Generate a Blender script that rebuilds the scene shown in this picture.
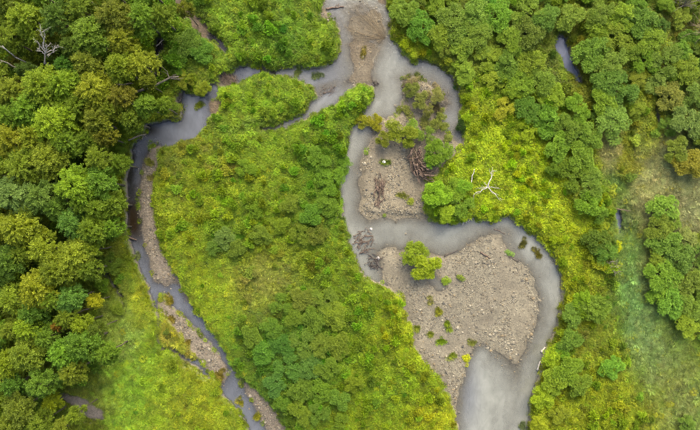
import bpy, math, random
import numpy as np
from mathutils import Vector

# ------------------------------------------------------------------ camera, sky, sun, exposure
S = 0.15            # metres per photograph pixel on the ground
H = 85.0            # flying height
scene = bpy.context.scene
for o in list(bpy.data.objects):
    bpy.data.objects.remove(o)
cam_d = bpy.data.cameras.new('drone_camera')
cam = bpy.data.objects.new('drone_camera', cam_d)
scene.collection.objects.link(cam)
cam.location = (0, 0, H)
cam.rotation_euler = (0, 0, 0)
cam_d.sensor_width = 36.0
cam_d.sensor_fit = 'HORIZONTAL'
cam_d.lens = 36.0 * H / (700 * S)
cam_d.clip_end = 3000.0
scene.camera = cam

SUN_EL, SUN_AZ = math.radians(43), math.radians(12)      # azimuth clockwise from +Y (photo top): soft light from the top of the picture
world = bpy.data.worlds.new('World')
scene.world = world
world.use_nodes = True
wn = world.node_tree
sky = wn.nodes.new('ShaderNodeTexSky')
sky.sky_type = 'NISHITA'
sky.sun_disc = False
sky.sun_elevation = SUN_EL
sky.sun_rotation = SUN_AZ
sky.air_density = 1.0
sky.dust_density = 7.0
sky.ozone_density = 0.3
wn.links.new(sky.outputs[0], wn.nodes['Background'].inputs[0])
wn.nodes['Background'].inputs[1].default_value = 0.15
sun_d = bpy.data.lights.new('sun', 'SUN')
sun_d.energy = 0.8
sun_d.angle = math.radians(50)
sun_d.color = (1.0, 0.95, 0.84)
sun = bpy.data.objects.new('sun', sun_d)
scene.collection.objects.link(sun)
sd = Vector((math.sin(SUN_AZ) * math.cos(SUN_EL), math.cos(SUN_AZ) * math.cos(SUN_EL), math.sin(SUN_EL)))
sun.rotation_euler = sd.to_track_quat('Z', 'Y').to_euler()
sun.location = sd * 60
vs = scene.view_settings
vs.view_transform = 'Standard'
vs.look = 'None'
vs.gamma = 1.0
vs.use_curve_mapping = False
vs.exposure = 2.1
scene.cycles.filter_width = 1.9

# ------------------------------------------------------------------ helpers
C = scene.collection
rng = np.random.default_rng(7)
random.seed(7)


def lin(c, k=1.0):
    c = np.asarray(c, float) / 255.0
    return np.where(c <= 0.04045, c / 12.92, ((c + 0.055) / 1.055) ** 2.4) * k


def leafcol(c, k=1.0, b=0.72):
    """leaf pigment: very little blue"""
    c = np.array(c, float)
    f = np.clip((c[..., 2] / np.maximum(c[..., 1], 1) - 0.38) / 0.2, 0, 1)      # straw and blue-green plants keep theirs
    c[..., 2] *= b + (1 - b) * f
    return lin(c, k)


def P(px, py, z=0.0):
    """photograph pixel -> world point at height z on that line of sight"""
    f = (H - z) / H
    return Vector(((px - 350) * S * f, (215 - py) * S * f, z))


def vnoise(x, y, seed=0):
    """smooth value noise in 0..1"""
    xi = np.floor(x).astype(np.int64); yi = np.floor(y).astype(np.int64)
    fx = x - xi; fy = y - yi
    fx = fx * fx * (3 - 2 * fx); fy = fy * fy * (3 - 2 * fy)

    def h(a, b):
        n = (a * 374761393 + b * 668265263 + seed * 1274126177) & 0xFFFFFFFF
        n = ((n ^ (n >> 13)) * 1274126177) & 0xFFFFFFFF
        n = n ^ (n >> 16)
        return (n & 0xFFFF) / 65535.0
    return (h(xi, yi) * (1 - fx) + h(xi + 1, yi) * fx) * (1 - fy) + (h(xi, yi + 1) * (1 - fx) + h(xi + 1, yi + 1) * fx) * fy


def fbm(x, y, seed=0, o=3):
    s = np.zeros_like(np.asarray(x, float)); a = 1.0; t = 0.0
    for i in range(o):
        s = s + a * vnoise(x * 2 ** i, y * 2 ** i, seed + i * 17); t += a; a *= 0.5
    return s / t


def mesh_from(name, verts, faces, smooth=False):
    """faces: (n,k) array of equal-size polygons or list"""
    me = bpy.data.meshes.new(name)
    verts = np.asarray(verts, np.float32).reshape(-1, 3)
    if isinstance(faces, np.ndarray):
        n, k = faces.shape
        me.vertices.add(len(verts)); me.vertices.foreach_set('co', verts.ravel())
        me.loops.add(n * k); me.loops.foreach_set('vertex_index', faces.astype(np.int32).ravel())
        me.polygons.add(n)
        me.polygons.foreach_set('loop_start', np.arange(0, n * k, k, dtype=np.int32))
        me.update(calc_edges=True); me.validate()
    else:
        me.from_pydata(verts.tolist(), [], faces); me.update()
    if smooth:
        me.polygons.foreach_set('use_smooth', np.ones(len(me.polygons), bool))
    return me


def set_attr(me, name, data, kind='FLOAT', domain='POINT'):
    a = me.attributes.new(name, kind, domain)
    data = np.asarray(data, np.float32)
    if kind == 'FLOAT':
        a.data.foreach_set('value', data.ravel())
    elif kind == 'FLOAT_COLOR':
        if data.shape[1] == 3:
            data = np.c_[data, np.ones(len(data), np.float32)]
        a.data.foreach_set('color', data.ravel())
    elif kind == 'FLOAT_VECTOR':
        a.data.foreach_set('vector', data.ravel())
    elif kind == 'INT':
        a.data.foreach_set('value', data.astype(np.int32).ravel())


def obj(name, me, mat=None, parent=None, loc=None):
    o = bpy.data.objects.new(name, me)
    C.objects.link(o)
    if mat is not None and me is not None and not me.materials:
        me.materials.append(mat)
    if parent is not None:
        o.parent = parent
    if loc is not None:
        o.location = loc
    return o


def tag(o, label=None, cat=None, group=None, kind=None):
    if label: o['label'] = label
    if cat: o['category'] = cat
    if group: o['group'] = group
    if kind: o['kind'] = kind
    return o


# ------------------------------------------------------------------ materials
def new_mat(name):
    m = bpy.data.materials.new(name); m.use_nodes = True
    nt = m.node_tree
    for n in list(nt.nodes):
        nt.nodes.remove(n)
    out = nt.nodes.new('ShaderNodeOutputMaterial')
    return m, nt, out


def math_node(nt, op, a, b=None):
    n = nt.nodes.new('ShaderNodeMath'); n.operation = op
    for i, v in enumerate((a, b)):
        if v is None: continue
        if isinstance(v, (int, float)): n.inputs[i].default_value = v
        else: nt.links.new(v, n.inputs[i])
    return n.outputs[0]


def leaf_material(name, source):
    """source: 'OBJECT' colour from the object, 'INSTANCER' colour from the instance"""
    m, nt, out = new_mat(name)
    L = nt.links.new
    if source == 'OBJECT':
        c = nt.nodes.new('ShaderNodeObjectInfo').outputs['Color']
    else:
        a = nt.nodes.new('ShaderNodeAttribute'); a.attribute_type = 'INSTANCER'; a.attribute_name = 'col'
        c = a.outputs['Color']
    t = nt.nodes.new('ShaderNodeAttribute'); t.attribute_name = 'tint'
    hsv = nt.nodes.new('ShaderNodeHueSaturation')
    L(c, hsv.inputs['Color'])
    # tint 0..1 : value 0.62..1.38, hue drifts slightly
    L(math_node(nt, 'MULTIPLY_ADD', t.outputs['Fac'], 0.9), hsv.inputs['Value'])
    hsv.inputs['Value'].links[0].from_node.inputs[2].default_value = 0.55
    h = t.outputs['Vector']
    L(math_node(nt, 'MULTIPLY_ADD', t.outputs['Fac'], -0.02), hsv.inputs['Hue'])
    hsv.inputs['Hue'].links[0].from_node.inputs[2].default_value = 0.512
    hsv.inputs['Saturation'].default_value = 1.0
    p = nt.nodes.new('ShaderNodeBsdfPrincipled')
    L(hsv.outputs[0], p.inputs['Base Color'])
    p.inputs['Roughness'].default_value = 0.55
    p.inputs['Specular IOR Level'].default_value = 0.12
    tr = nt.nodes.new('ShaderNodeBsdfTranslucent')
    L(hsv.outputs[0], tr.inputs['Color'])
    mx = nt.nodes.new('ShaderNodeMixShader'); mx.inputs[0].default_value = 0.32
    L(p.outputs[0], mx.inputs[1]); L(tr.outputs[0], mx.inputs[2]); L(mx.outputs[0], out.inputs[0])
    return m


def wood_material(name, c1, c2, scale=9.0):
    m, nt, out = new_mat(name); L = nt.links.new
    tc = nt.nodes.new('ShaderNodeTexCoord')
    no = nt.nodes.new('ShaderNodeTexNoise'); no.inputs['Scale'].default_value = scale; no.inputs['Detail'].default_value = 5
    L(tc.outputs['Object'], no.inputs['Vector'])
    r = nt.nodes.new('ShaderNodeValToRGB')
    r.color_ramp.elements[0].position = 0.3; r.color_ramp.elements[1].position = 0.72
    r.color_ramp.elements[0].color = (*lin(c1, 0.55), 1); r.color_ramp.elements[1].color = (*lin(c2, 0.6), 1)
    L(no.outputs['Fac'], r.inputs[0])
    p = nt.nodes.new('ShaderNodeBsdfPrincipled'); p.inputs['Roughness'].default_value = 0.85
    L(r.outputs[0], p.inputs['Base Color'])
    b = nt.nodes.new('ShaderNodeBump'); b.inputs['Strength'].default_value = 0.5; b.inputs['Distance'].default_value = 0.03
    L(no.outputs['Fac'], b.inputs['Height']); L(b.outputs[0], p.inputs['Normal'])
    L(p.outputs[0], out.inputs[0])
    return m


M_leaf = leaf_material('tree_leaves', 'OBJECT')
M_herb = leaf_material('herb_leaves', 'INSTANCER')
M_bark = wood_material('bark', (54, 50, 34), (92, 86, 62))
M_bleach = wood_material('bleached_wood', (150, 144, 132), (205, 200, 188))
M_grey = wood_material('grey_dead_wood', (84, 78, 66), (132, 124, 108))
M_brown = wood_material('brown_driftwood', (60, 46, 36), (118, 98, 80))
M_dark = wood_material('dark_wet_wood', (44, 38, 34), (92, 82, 72))
M_twig = wood_material('tan_twigs', (112, 98, 72), (160, 142, 108))

# stones
M_stone, nt, out = new_mat('river_stones')
a = nt.nodes.new('ShaderNodeAttribute'); a.attribute_type = 'INSTANCER'; a.attribute_name = 'col'
tc = nt.nodes.new('ShaderNodeTexCoord')
no = nt.nodes.new('ShaderNodeTexNoise'); no.inputs['Scale'].default_value = 4.0
nt.links.new(tc.outputs['Object'], no.inputs['Vector'])
mul = nt.nodes.new('ShaderNodeMix'); mul.data_type = 'RGBA'; mul.blend_type = 'MULTIPLY'; mul.inputs[0].default_value = 0.5
nt.links.new(a.outputs['Color'], mul.inputs[6]); nt.links.new(no.outputs['Fac'], mul.inputs[7])
p = nt.nodes.new('ShaderNodeBsdfPrincipled'); p.inputs['Roughness'].default_value = 0.8
nt.links.new(mul.outputs[2], p.inputs['Base Color']); nt.links.new(p.outputs[0], out.inputs[0])

# ground
M_ground, nt, out = new_mat('floodplain_ground'); L = nt.links.new
gc = nt.nodes.new('ShaderNodeAttribute'); gc.attribute_name = 'gcol'
gm = nt.nodes.new('ShaderNodeAttribute'); gm.attribute_name = 'gravel'
tc = nt.nodes.new('ShaderNodeTexCoord')
n1 = nt.nodes.new('ShaderNodeTexNoise'); n1.inputs['Scale'].default_value = 0.9; n1.inputs['Detail'].default_value = 8; n1.inputs['Roughness'].default_value = 0.7
L(tc.outputs['Object'], n1.inputs['Vector'])
v1 = nt.nodes.new('ShaderNodeTexVoronoi'); v1.inputs['Scale'].default_value = 4.5
L(tc.outputs['Object'], v1.inputs['Vector'])
v2 = nt.nodes.new('ShaderNodeTexVoronoi'); v2.inputs['Scale'].default_value = 11.0
L(tc.outputs['Object'], v2.inputs['Vector'])
bw1 = nt.nodes.new('ShaderNodeRGBToBW'); L(v1.outputs['Color'], bw1.inputs[0])
bw2 = nt.nodes.new('ShaderNodeRGBToBW'); L(v2.outputs['Color'], bw2.inputs[0])
pe = math_node(nt, 'ADD', math_node(nt, 'MULTIPLY', bw1.outputs[0], 0.7), math_node(nt, 'MULTIPLY', bw2.outputs[0], 0.8))
pe = math_node(nt, 'ADD', pe, 0.25)                                  # about 0.25..1.75
pmix = nt.nodes.new('ShaderNodeMix'); pmix.data_type = 'FLOAT'
L(gm.outputs['Fac'], pmix.inputs[0]); pmix.inputs[2].default_value = 1.0; L(pe, pmix.inputs[3])
nz = math_node(nt, 'MULTIPLY_ADD', n1.outputs['Fac'], 0.9); nz.node.inputs[2].default_value = 0.55
val = math_node(nt, 'MULTIPLY', pmix.outputs[0], nz)
hs = nt.nodes.new('ShaderNodeHueSaturation'); L(gc.outputs['Color'], hs.inputs['Color']); L(val, hs.inputs['Value'])
p = nt.nodes.new('ShaderNodeBsdfPrincipled'); p.inputs['Roughness'].default_value = 0.9
L(hs.outputs[0], p.inputs['Base Color'])
bp = nt.nodes.new('ShaderNodeBump'); bp.inputs['Strength'].default_value = 0.6; bp.inputs['Distance'].default_value = 0.06
L(math_node(nt, 'ADD', v1.outputs['Distance'], n1.outputs['Fac']), bp.inputs['Height']); L(bp.outputs[0], p.inputs['Normal'])
L(p.outputs[0], out.inputs[0])

# water: suspended silt (diffuse) whose cover depends on depth, clear where shallow, Fresnel reflection on top
M_water, nt, out = new_mat('silty_water'); L = nt.links.new
wc = nt.nodes.new('ShaderNodeAttribute'); wc.attribute_name = 'silt'
wo = nt.nodes.new('ShaderNodeAttribute'); wo.attribute_name = 'murk'
tc = nt.nodes.new('ShaderNodeTexCoord')
n1 = nt.nodes.new('ShaderNodeTexNoise'); n1.inputs['Scale'].default_value = 0.22; n1.inputs['Detail'].default_value = 6; n1.inputs['Distortion'].default_value = 1.2
L(tc.outputs['Object'], n1.inputs['Vector'])
hs = nt.nodes.new('ShaderNodeHueSaturation'); L(wc.outputs['Color'], hs.inputs['Color'])
v = math_node(nt, 'MULTIPLY_ADD', n1.outputs['Fac'], 0.6); v.node.inputs[2].default_value = 0.7
n3 = nt.nodes.new('ShaderNodeTexNoise'); n3.inputs['Scale'].default_value = 1.1; n3.inputs['Detail'].default_value = 5; n3.inputs['Distortion'].default_value = 2.0
mp = nt.nodes.new('ShaderNodeMapping'); mp.inputs['Scale'].default_value = (1.0, 0.45, 1.0); L(tc.outputs['Object'], mp.inputs['Vector']); L(mp.outputs[0], n3.inputs['Vector'])
v3 = math_node(nt, 'MULTIPLY_ADD', n3.outputs['Fac'], 0.55); v3.node.inputs[2].default_value = 0.72
v = math_node(nt, 'MULTIPLY', v, v3)
L(v, hs.inputs['Value'])
di = nt.nodes.new('ShaderNodeBsdfDiffuse'); L(hs.outputs[0], di.inputs['Color'])
tp = nt.nodes.new('ShaderNodeBsdfTransparent'); tp.inputs[0].default_value = (0.93, 0.94, 0.93, 1)
mx = nt.nodes.new('ShaderNodeMixShader'); L(wo.outputs['Fac'], mx.inputs[0]); L(tp.outputs[0], mx.inputs[1]); L(di.outputs[0], mx.inputs[2])
n2 = nt.nodes.new('ShaderNodeTexNoise'); n2.inputs['Scale'].default_value = 1.6; n2.inputs['Detail'].default_value = 4
L(tc.outputs['Object'], n2.inputs['Vector'])
bp = nt.nodes.new('ShaderNodeBump'); bp.inputs['Strength'].default_value = 0.5; bp.inputs['Distance'].default_value = 0.08
L(n2.outputs['Fac'], bp.inputs['Height'])
gl = nt.nodes.new('ShaderNodeBsdfGlossy'); gl.inputs['Roughness'].default_value = 0.06; L(bp.outputs[0], gl.inputs['Normal'])
fr = nt.nodes.new('ShaderNodeFresnel'); fr.inputs['IOR'].default_value = 1.36; L(bp.outputs[0], fr.inputs['Normal'])
m2 = nt.nodes.new('ShaderNodeMixShader'); L(fr.outputs[0], m2.inputs[0]); L(mx.outputs[0], m2.inputs[1]); L(gl.outputs[0], m2.inputs[2])
L(m2.outputs[0], out.inputs[0])

# ------------------------------------------------------------------ plan of the place, in photograph pixels on the ground
RIVER = [(318, -60), (322, -20), (325, 0), (322, 6), (330, 18), (338, 33), (340, 48), (345, 62), (352, 76), (360, 84), (373, 84), (372, 95), (367, 108), (358, 118),
         (352, 128), (346, 145), (341, 165), (338, 188), (339, 195), (344, 220), (348, 243), (355, 260), (366, 277), (376, 284), (386, 289),
         (393, 291), (403, 298), (405, 310), (412, 328), (414, 345), (425, 360), (438, 377), (448, 392), (453, 407), (457, 430), (462, 490),
         (520, 490), (530, 430), (530, 405), (537, 380), (543, 362), (550, 342), (558, 322), (562, 305), (562, 288), (560, 270), (550, 253), (535, 235), (518, 223),
         (508, 216), (495, 221), (473, 217), (458, 223), (443, 223), (433, 221), (428, 218), (408, 216), (383, 216), (364, 214), (360, 195), (360, 175), (365, 155), (371, 140),
         (376, 122), (398, 115), (405, 100), (404, 92), (403, 78), (413, 75), (435, 85), (448, 98), (450, 106), (441, 109), (435, 116), (441, 127), (447, 131), (456, 143), (462, 146),
         (467, 132), (459, 113), (461, 103), (460, 90), (450, 75), (436, 62), (423, 60), (411, 63), (400, 49), (391, 36), (392, 15), (388, 5), (383, 0), (384, -20), (380, -60)]
INLET = [(345, 46), (336, 58), (326, 66), (310, 67), (295, 66), (283, 66), (269, 70), (266, 73), (270, 76), (288, 78), (303, 83), (313, 88), (315, 95), (303, 114), (276, 125), (262, 128),
         (262, 132), (285, 130), (300, 122), (320, 113), (335, 108), (350, 93), (360, 84), (372, 78), (365, 55)]
LEFTW = [(178, 95), (185, 90), (192, 95), (200, 96), (208, 92), (210, 85), (216, 82), (220, 92), (217, 98), (211, 100), (209, 112), (211, 116), (208, 125), (198, 139), (183, 143), (165, 148),
         (152, 147), (146, 154), (141, 175), (139, 200), (141, 228), (146, 245), (151, 265), (156, 281), (165, 285), (176, 283), (188, 298), (200, 315), (213, 333), (222, 343),
         (226, 355), (233, 367), (240, 380), (246, 392), (258, 412), (268, 430), (290, 480), (270, 480), (248, 430), (240, 415), (228, 402), (217, 387), (222, 382), (228, 376), (224, 363),
         (218, 353), (205, 338), (183, 315), (163, 293), (159, 300), (161, 313), (162, 343), (167, 349), (163, 351), (158, 343), (157, 313), (151, 303), (149, 285), (145, 283), (135, 258),
         (130, 240), (127, 230), (126, 188), (130, 165), (131, 145), (145, 132), (145, 123), (160, 121), (180, 118), (180, 110), (175, 100)]
POOLS = {'puddle': [[(170, 345), (188, 355), (204, 364), (211, 377), (203, 378), (196, 368), (180, 357), (170, 349)],
                    [(233, 70), (242, 66), (250, 63), (258, 67), (268, 69), (268, 75), (256, 74), (250, 79), (241, 87), (232, 85)]],
         'pond': [[(554, 36), (566, 37), (571, 55), (581, 73), (583, 88), (575, 84), (564, 70), (556, 54)],
                  [(612, 207), (621, 207), (624, 233), (615, 234)],
                  [(651, 96), (656, 98), (659, 124), (652, 126)],
                  [(155, 38), (167, 38), (167, 58), (164, 86), (152, 86), (155, 62)],
                  [(206, 29), (213, 33), (221, 38), (228, 50), (225, 55), (217, 45), (207, 38)]],
         'ditch': [[(97, 246), (102, 250), (109, 266), (113, 276), (121, 287), (126, 297), (129, 314), (125, 314), (121, 298), (115, 288), (107, 276), (102, 262)]]}
SHOALS = {  # bare sediment standing above the water or on the banks: polygon, rim height m, colour
    'wide_bar': ([(375, 250), (386, 247), (400, 250), (430, 252), (443, 256), (458, 251), (470, 243), (480, 235), (492, 231), (503, 238), (510, 250), (516, 260), (526, 268), (536, 277), (539, 300), (539, 330), (538, 350), (537, 372), (531, 395), (527, 420), (524, 480), (490, 480), (494, 430), (500, 400), (499, 380), (490, 364), (480, 352), (474, 358), (466, 376), (460, 388), (457, 405), (455, 425), (452, 407), (447, 392), (437, 377), (424, 360), (413, 345), (411, 328), (404, 310), (402, 298),
                  (392, 291), (386, 283), (382, 270)], 0.34, (168, 162, 140)),
    'upper_bar': ([(376, 122), (398, 116), (406, 100), (403, 79), (413, 75), (435, 85), (448, 98), (450, 106), (440, 108), (435, 116), (441, 127), (447, 131), (456, 143), (460, 150), (452, 160), (440, 172), (428, 182), (420, 195), (431, 220),
                   (418, 221), (408, 217), (396, 220), (383, 218), (372, 221), (360, 216), (357, 205), (359, 195), (356, 185), (359, 175), (359, 165), (363, 155), (366, 148), (370, 140)], 0.36, (168, 158, 132)),
    'sand_spit': ([(347, 44), (354, 39), (368, 41), (378, 48), (374, 60), (372, 72), (377, 87), (362, 86), (345, 83), (354, 74), (351, 60)], 0.075, (146, 132, 106)),
    'fan_sand': ([(350, 8), (366, 2), (380, 14), (386, 34), (380, 46), (356, 40), (346, 26)], 0.02, (150, 138, 112)),
    'left_bar': ([(152, 147), (160, 147), (160, 170), (153, 196), (157, 218), (161, 240), (169, 260), (180, 280), (189, 293), (188, 299), (176, 284), (165, 286), (156, 282), (151, 265), (146, 245), (141, 228), (139, 200), (141, 175), (146, 154)], 0.22, (152, 142, 128)),
    'mid_bar': ([(163, 294), (183, 316), (205, 339), (218, 354), (225, 364), (228, 376), (222, 386), (209, 372), (195, 354), (180, 334), (167, 316), (159, 303)], 0.2, (158, 147, 130)),
    'low_bar': ([(232, 364), (245, 379), (258, 386), (275, 406), (287, 430), (310, 480), (290, 480), (267, 430), (257, 412), (245, 392), (239, 380)], 0.24, (152, 140, 124)),
    'mud_patch': ([(210, 101), (216, 97), (222, 99), (223, 108), (219, 116), (211, 116), (208, 110)], 0.15, (142, 124, 98)),
    'mud_track': ([(170, -40), (172, 0), (178, 10), (188, 22), (198, 36), (207, 40), (209, 31), (204, 21), (193, 12), (184, 0), (184, -40)], 0.35, (128, 112, 88)),
    'mud_link': ([(217, 75), (226, 71), (234, 74), (237, 84), (229, 89), (219, 87)], 0.12, (116, 102, 80)),
    'grey_track': ([(60, 388), (72, 394), (90, 398), (104, 408), (108, 418), (96, 419), (80, 408), (64, 398)], 0.8, (140, 132, 122)),
    'bank_sand': ([(318, 12), (325, 8), (331, 18), (333, 26), (324, 22), (318, 22)], 0.3, (150, 136, 110)),
    'tan_bank': ([(376, -6), (388, -4), (387, 4), (380, 3)], 0.3, (172, 152, 122)),
}
# shallow sills under water: (polygon, depth m)
SILLS = [([(480, 335), (536, 325), (540, 350), (536, 372), (530, 395), (527, 430), (524, 480), (486, 480), (490, 420), (500, 385), (482, 365), (474, 352)], 0.10),
         ([(318, 84), (330, 80), (340, 76), (342, 84), (334, 92), (320, 100), (314, 100)], 0.035),
         ([(330, 0), (370, 2), (386, 18), (388, 40), (382, 48), (352, 40), (344, 22)], 0.06),
         ([(500, 224), (512, 230), (522, 250), (530, 262), (540, 275), (548, 300), (545, 325), (536, 340), (532, 300), (526, 268), (508, 245), (488, 228)], 0.06),
         ([(352, 72), (364, 82), (356, 90), (346, 84)], 0.05),
         ([(376, 222), (400, 222), (420, 232), (440, 240), (458, 247), (440, 257), (400, 250), (374, 246)], 0.13),
         ([(424, 273), (437, 276), (445, 288), (436, 288), (427, 281)], 0.18),
         ([(443, 329), (447, 333), (451, 345), (448, 347), (444, 338)], 0.12),
         ([(370, 268), (380, 268), (388, 284), (378, 282)], 0.2)]
CUTS = [6, 7]   # these two sills are little pools inside the wide bar


def inside(poly, x, y):
    r = np.zeros(x.shape, bool)
    n = len(poly)
    for i in range(n):
        x1, y1 = poly[i]; x2, y2 = poly[(i + 1) % n]
        if y1 == y2: continue
        c = (y1 > y) != (y2 > y)
        r ^= c & (x < (x2 - x1) * (y - y1) / (y2 - y1) + x1)
    return r


def dist(poly, x, y):
    d = np.full(x.shape, 1e9)
    n = len(poly)
    for i in range(n):
        x1, y1 = poly[i]; x2, y2 = poly[(i + 1) % n]
        dx, dy = x2 - x1, y2 - y1
        t = np.clip(((x - x1) * dx + (y - y1) * dy) / (dx * dx + dy * dy + 1e-9), 0, 1)
        d = np.minimum(d, (x - x1 - t * dx) ** 2 + (y - y1 - t * dy) ** 2)
    return np.sqrt(d)


# raster of the plan (one sample every 1.6 px = 0.24 m)
GX0, GX1, GY0, GY1, GS = -60.0, 760.0, -50.0, 480.0, 1.6
gxs = np.arange(GX0, GX1 + 0.1, GS); gys = np.arange(GY0, GY1 + 0.1, GS)
X, Y = np.meshgrid(gxs, gys)
wx = X + 5.0 * (fbm(X / 6, Y / 6, 3) - 0.5) + 4 * (fbm(X / 22, Y / 22, 5) - 0.5)
wy = Y + 5.0 * (fbm(X / 6, Y / 6, 4) - 0.5) + 4 * (fbm(X / 22, Y / 22, 6) - 0.5)
water_polys = [('RIVER', RIVER), ('INLET', INLET), ('LEFT', LEFTW)] + [(k, pl) for k, ps in POOLS.items() for pl in ps]
wsd = np.full(X.shape, 1e9)      # signed px distance to water (negative inside)
rsd = np.full(X.shape, 1e9)
lsd = np.full(X.shape, 1e9)
psd = np.full(X.shape, 1e9)
for k, pl in water_polys:
    i = inside(pl, wx, wy); d = dist(pl, wx, wy); s = np.where(i, -d, d)
    wsd = np.minimum(wsd, s)
    if k in ('RIVER', 'INLET'): rsd = np.minimum(rsd, s)
    elif k in ('LEFT', 'puddle'): lsd = np.minimum(lsd, s)
    else: psd = np.minimum(psd, s)
shoal_sc = np.full(X.shape, 5.0); ssd = np.full(X.shape, 1e9); shoal_rim = np.zeros(X.shape); shoal_col = np.zeros(X.shape + (3,))
for k, (pl, rim, col) in SHOALS.items():
    i = inside(pl, wx, wy); d = dist(pl, wx, wy); s = np.where(i, -d, d)
    m = s < ssd
    ssd = np.minimum(ssd, s)
    shoal_rim[m] = rim; shoal_col[m] = lin(col); shoal_sc[m] = 19.0 if k in ('wide_bar', 'upper_bar') else 5.0
cut = np.full(X.shape, 1e9)
for q in CUTS:
    pl = SILLS[q][0]; i = inside(pl, wx, wy); d = dist(pl, wx, wy); cut = np.minimum(cut, np.where(i, -d, d))
ssd = np.maximum(ssd, -cut)
wsd = np.minimum(wsd, cut); rsd = np.minimum(rsd, cut)
shoal = ssd < 0
water = (wsd < 0) & ~shoal
land = ~water & ~shoal
# heights
n_s = fbm(X / 5, Y / 5, 11); n_m = fbm(X / 30, Y / 30, 12); n_l = fbm(X / 120, Y / 120, 13)
dep = 0.62 * (1 - np.exp(wsd / 9.0)) + 0.03
for pl, dd in SILLS:
    i = inside(pl, wx, wy); d = dist(pl, wx, wy); w = np.clip((np.where(i, d, -d) + 9 * (n_m - 0.5)) / (22.0 if dd == 0.10 else 8.0) + 0.5, 0, 1); w = w * w * (3 - 2 * w)
    dep = dep * (1 - w) + np.minimum(dep, dd * (0.5 + n_m)) * w
dep = np.where(lsd < 0, dep * 0.9, dep)
z_w = -dep + 0.05 * (n_s - 0.5)
# the water laps gradually onto shoals
dip = np.clip((Y - 300) / 95, 0, 1) ** 1.3 * np.clip((X - 462) / 18, 0, 1) * (rsd < 0)
shore = 0.13 * (n_m - 0.5) + 0.07 * (n_s - 0.5)
z_w = np.maximum(z_w, np.where(shoal_rim < 0.5, -0.016 * np.maximum(ssd, 0) + shore * np.clip(1 - ssd / 14, 0, 1) - 0.012 - dip * 0.34, -9))
z_s = -0.012 + shoal_rim * (1 - np.exp(ssd / shoal_sc)) + shore * np.where(shoal_rim < 0.1, 0.9, np.minimum(1, shoal_sc / 14))
z_s = z_s - dip * (0.36 + 0.3 * (n_m - 0.5) + 0.12 * (n_s - 0.5))
z_s = np.where((wsd > 3), np.maximum(z_s, shoal_rim), z_s)
dl = np.minimum(np.maximum(wsd, 0), np.maximum(ssd, 0))
z_l = 0.06 + 0.72 * (1 - np.exp(-dl / 3.5)) + 0.5 * n_l + 0.22 * n_m * np.clip(dl / 10, 0, 1) + 0.1 * (n_s - 0.5)
Zg = np.where(shoal, z_s, np.where(water, z_w, z_l))
k = np.array([1, 2, 1]) / 4.0
for ax in (0, 1):
    Zg = np.apply_along_axis(lambda r: np.convolve(np.pad(r, 1, mode='edge'), k, 'valid'), ax, Zg)


def look(field, px, py):
    ix = np.clip(np.round((np.asarray(px) - GX0) / GS).astype(int), 0, len(gxs) - 1)
    iy = np.clip(np.round((np.asarray(py) - GY0) / GS).astype(int), 0, len(gys) - 1)
    return field[iy, ix]


def gz(px, py):
    return float(look(Zg, px, py))


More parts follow.
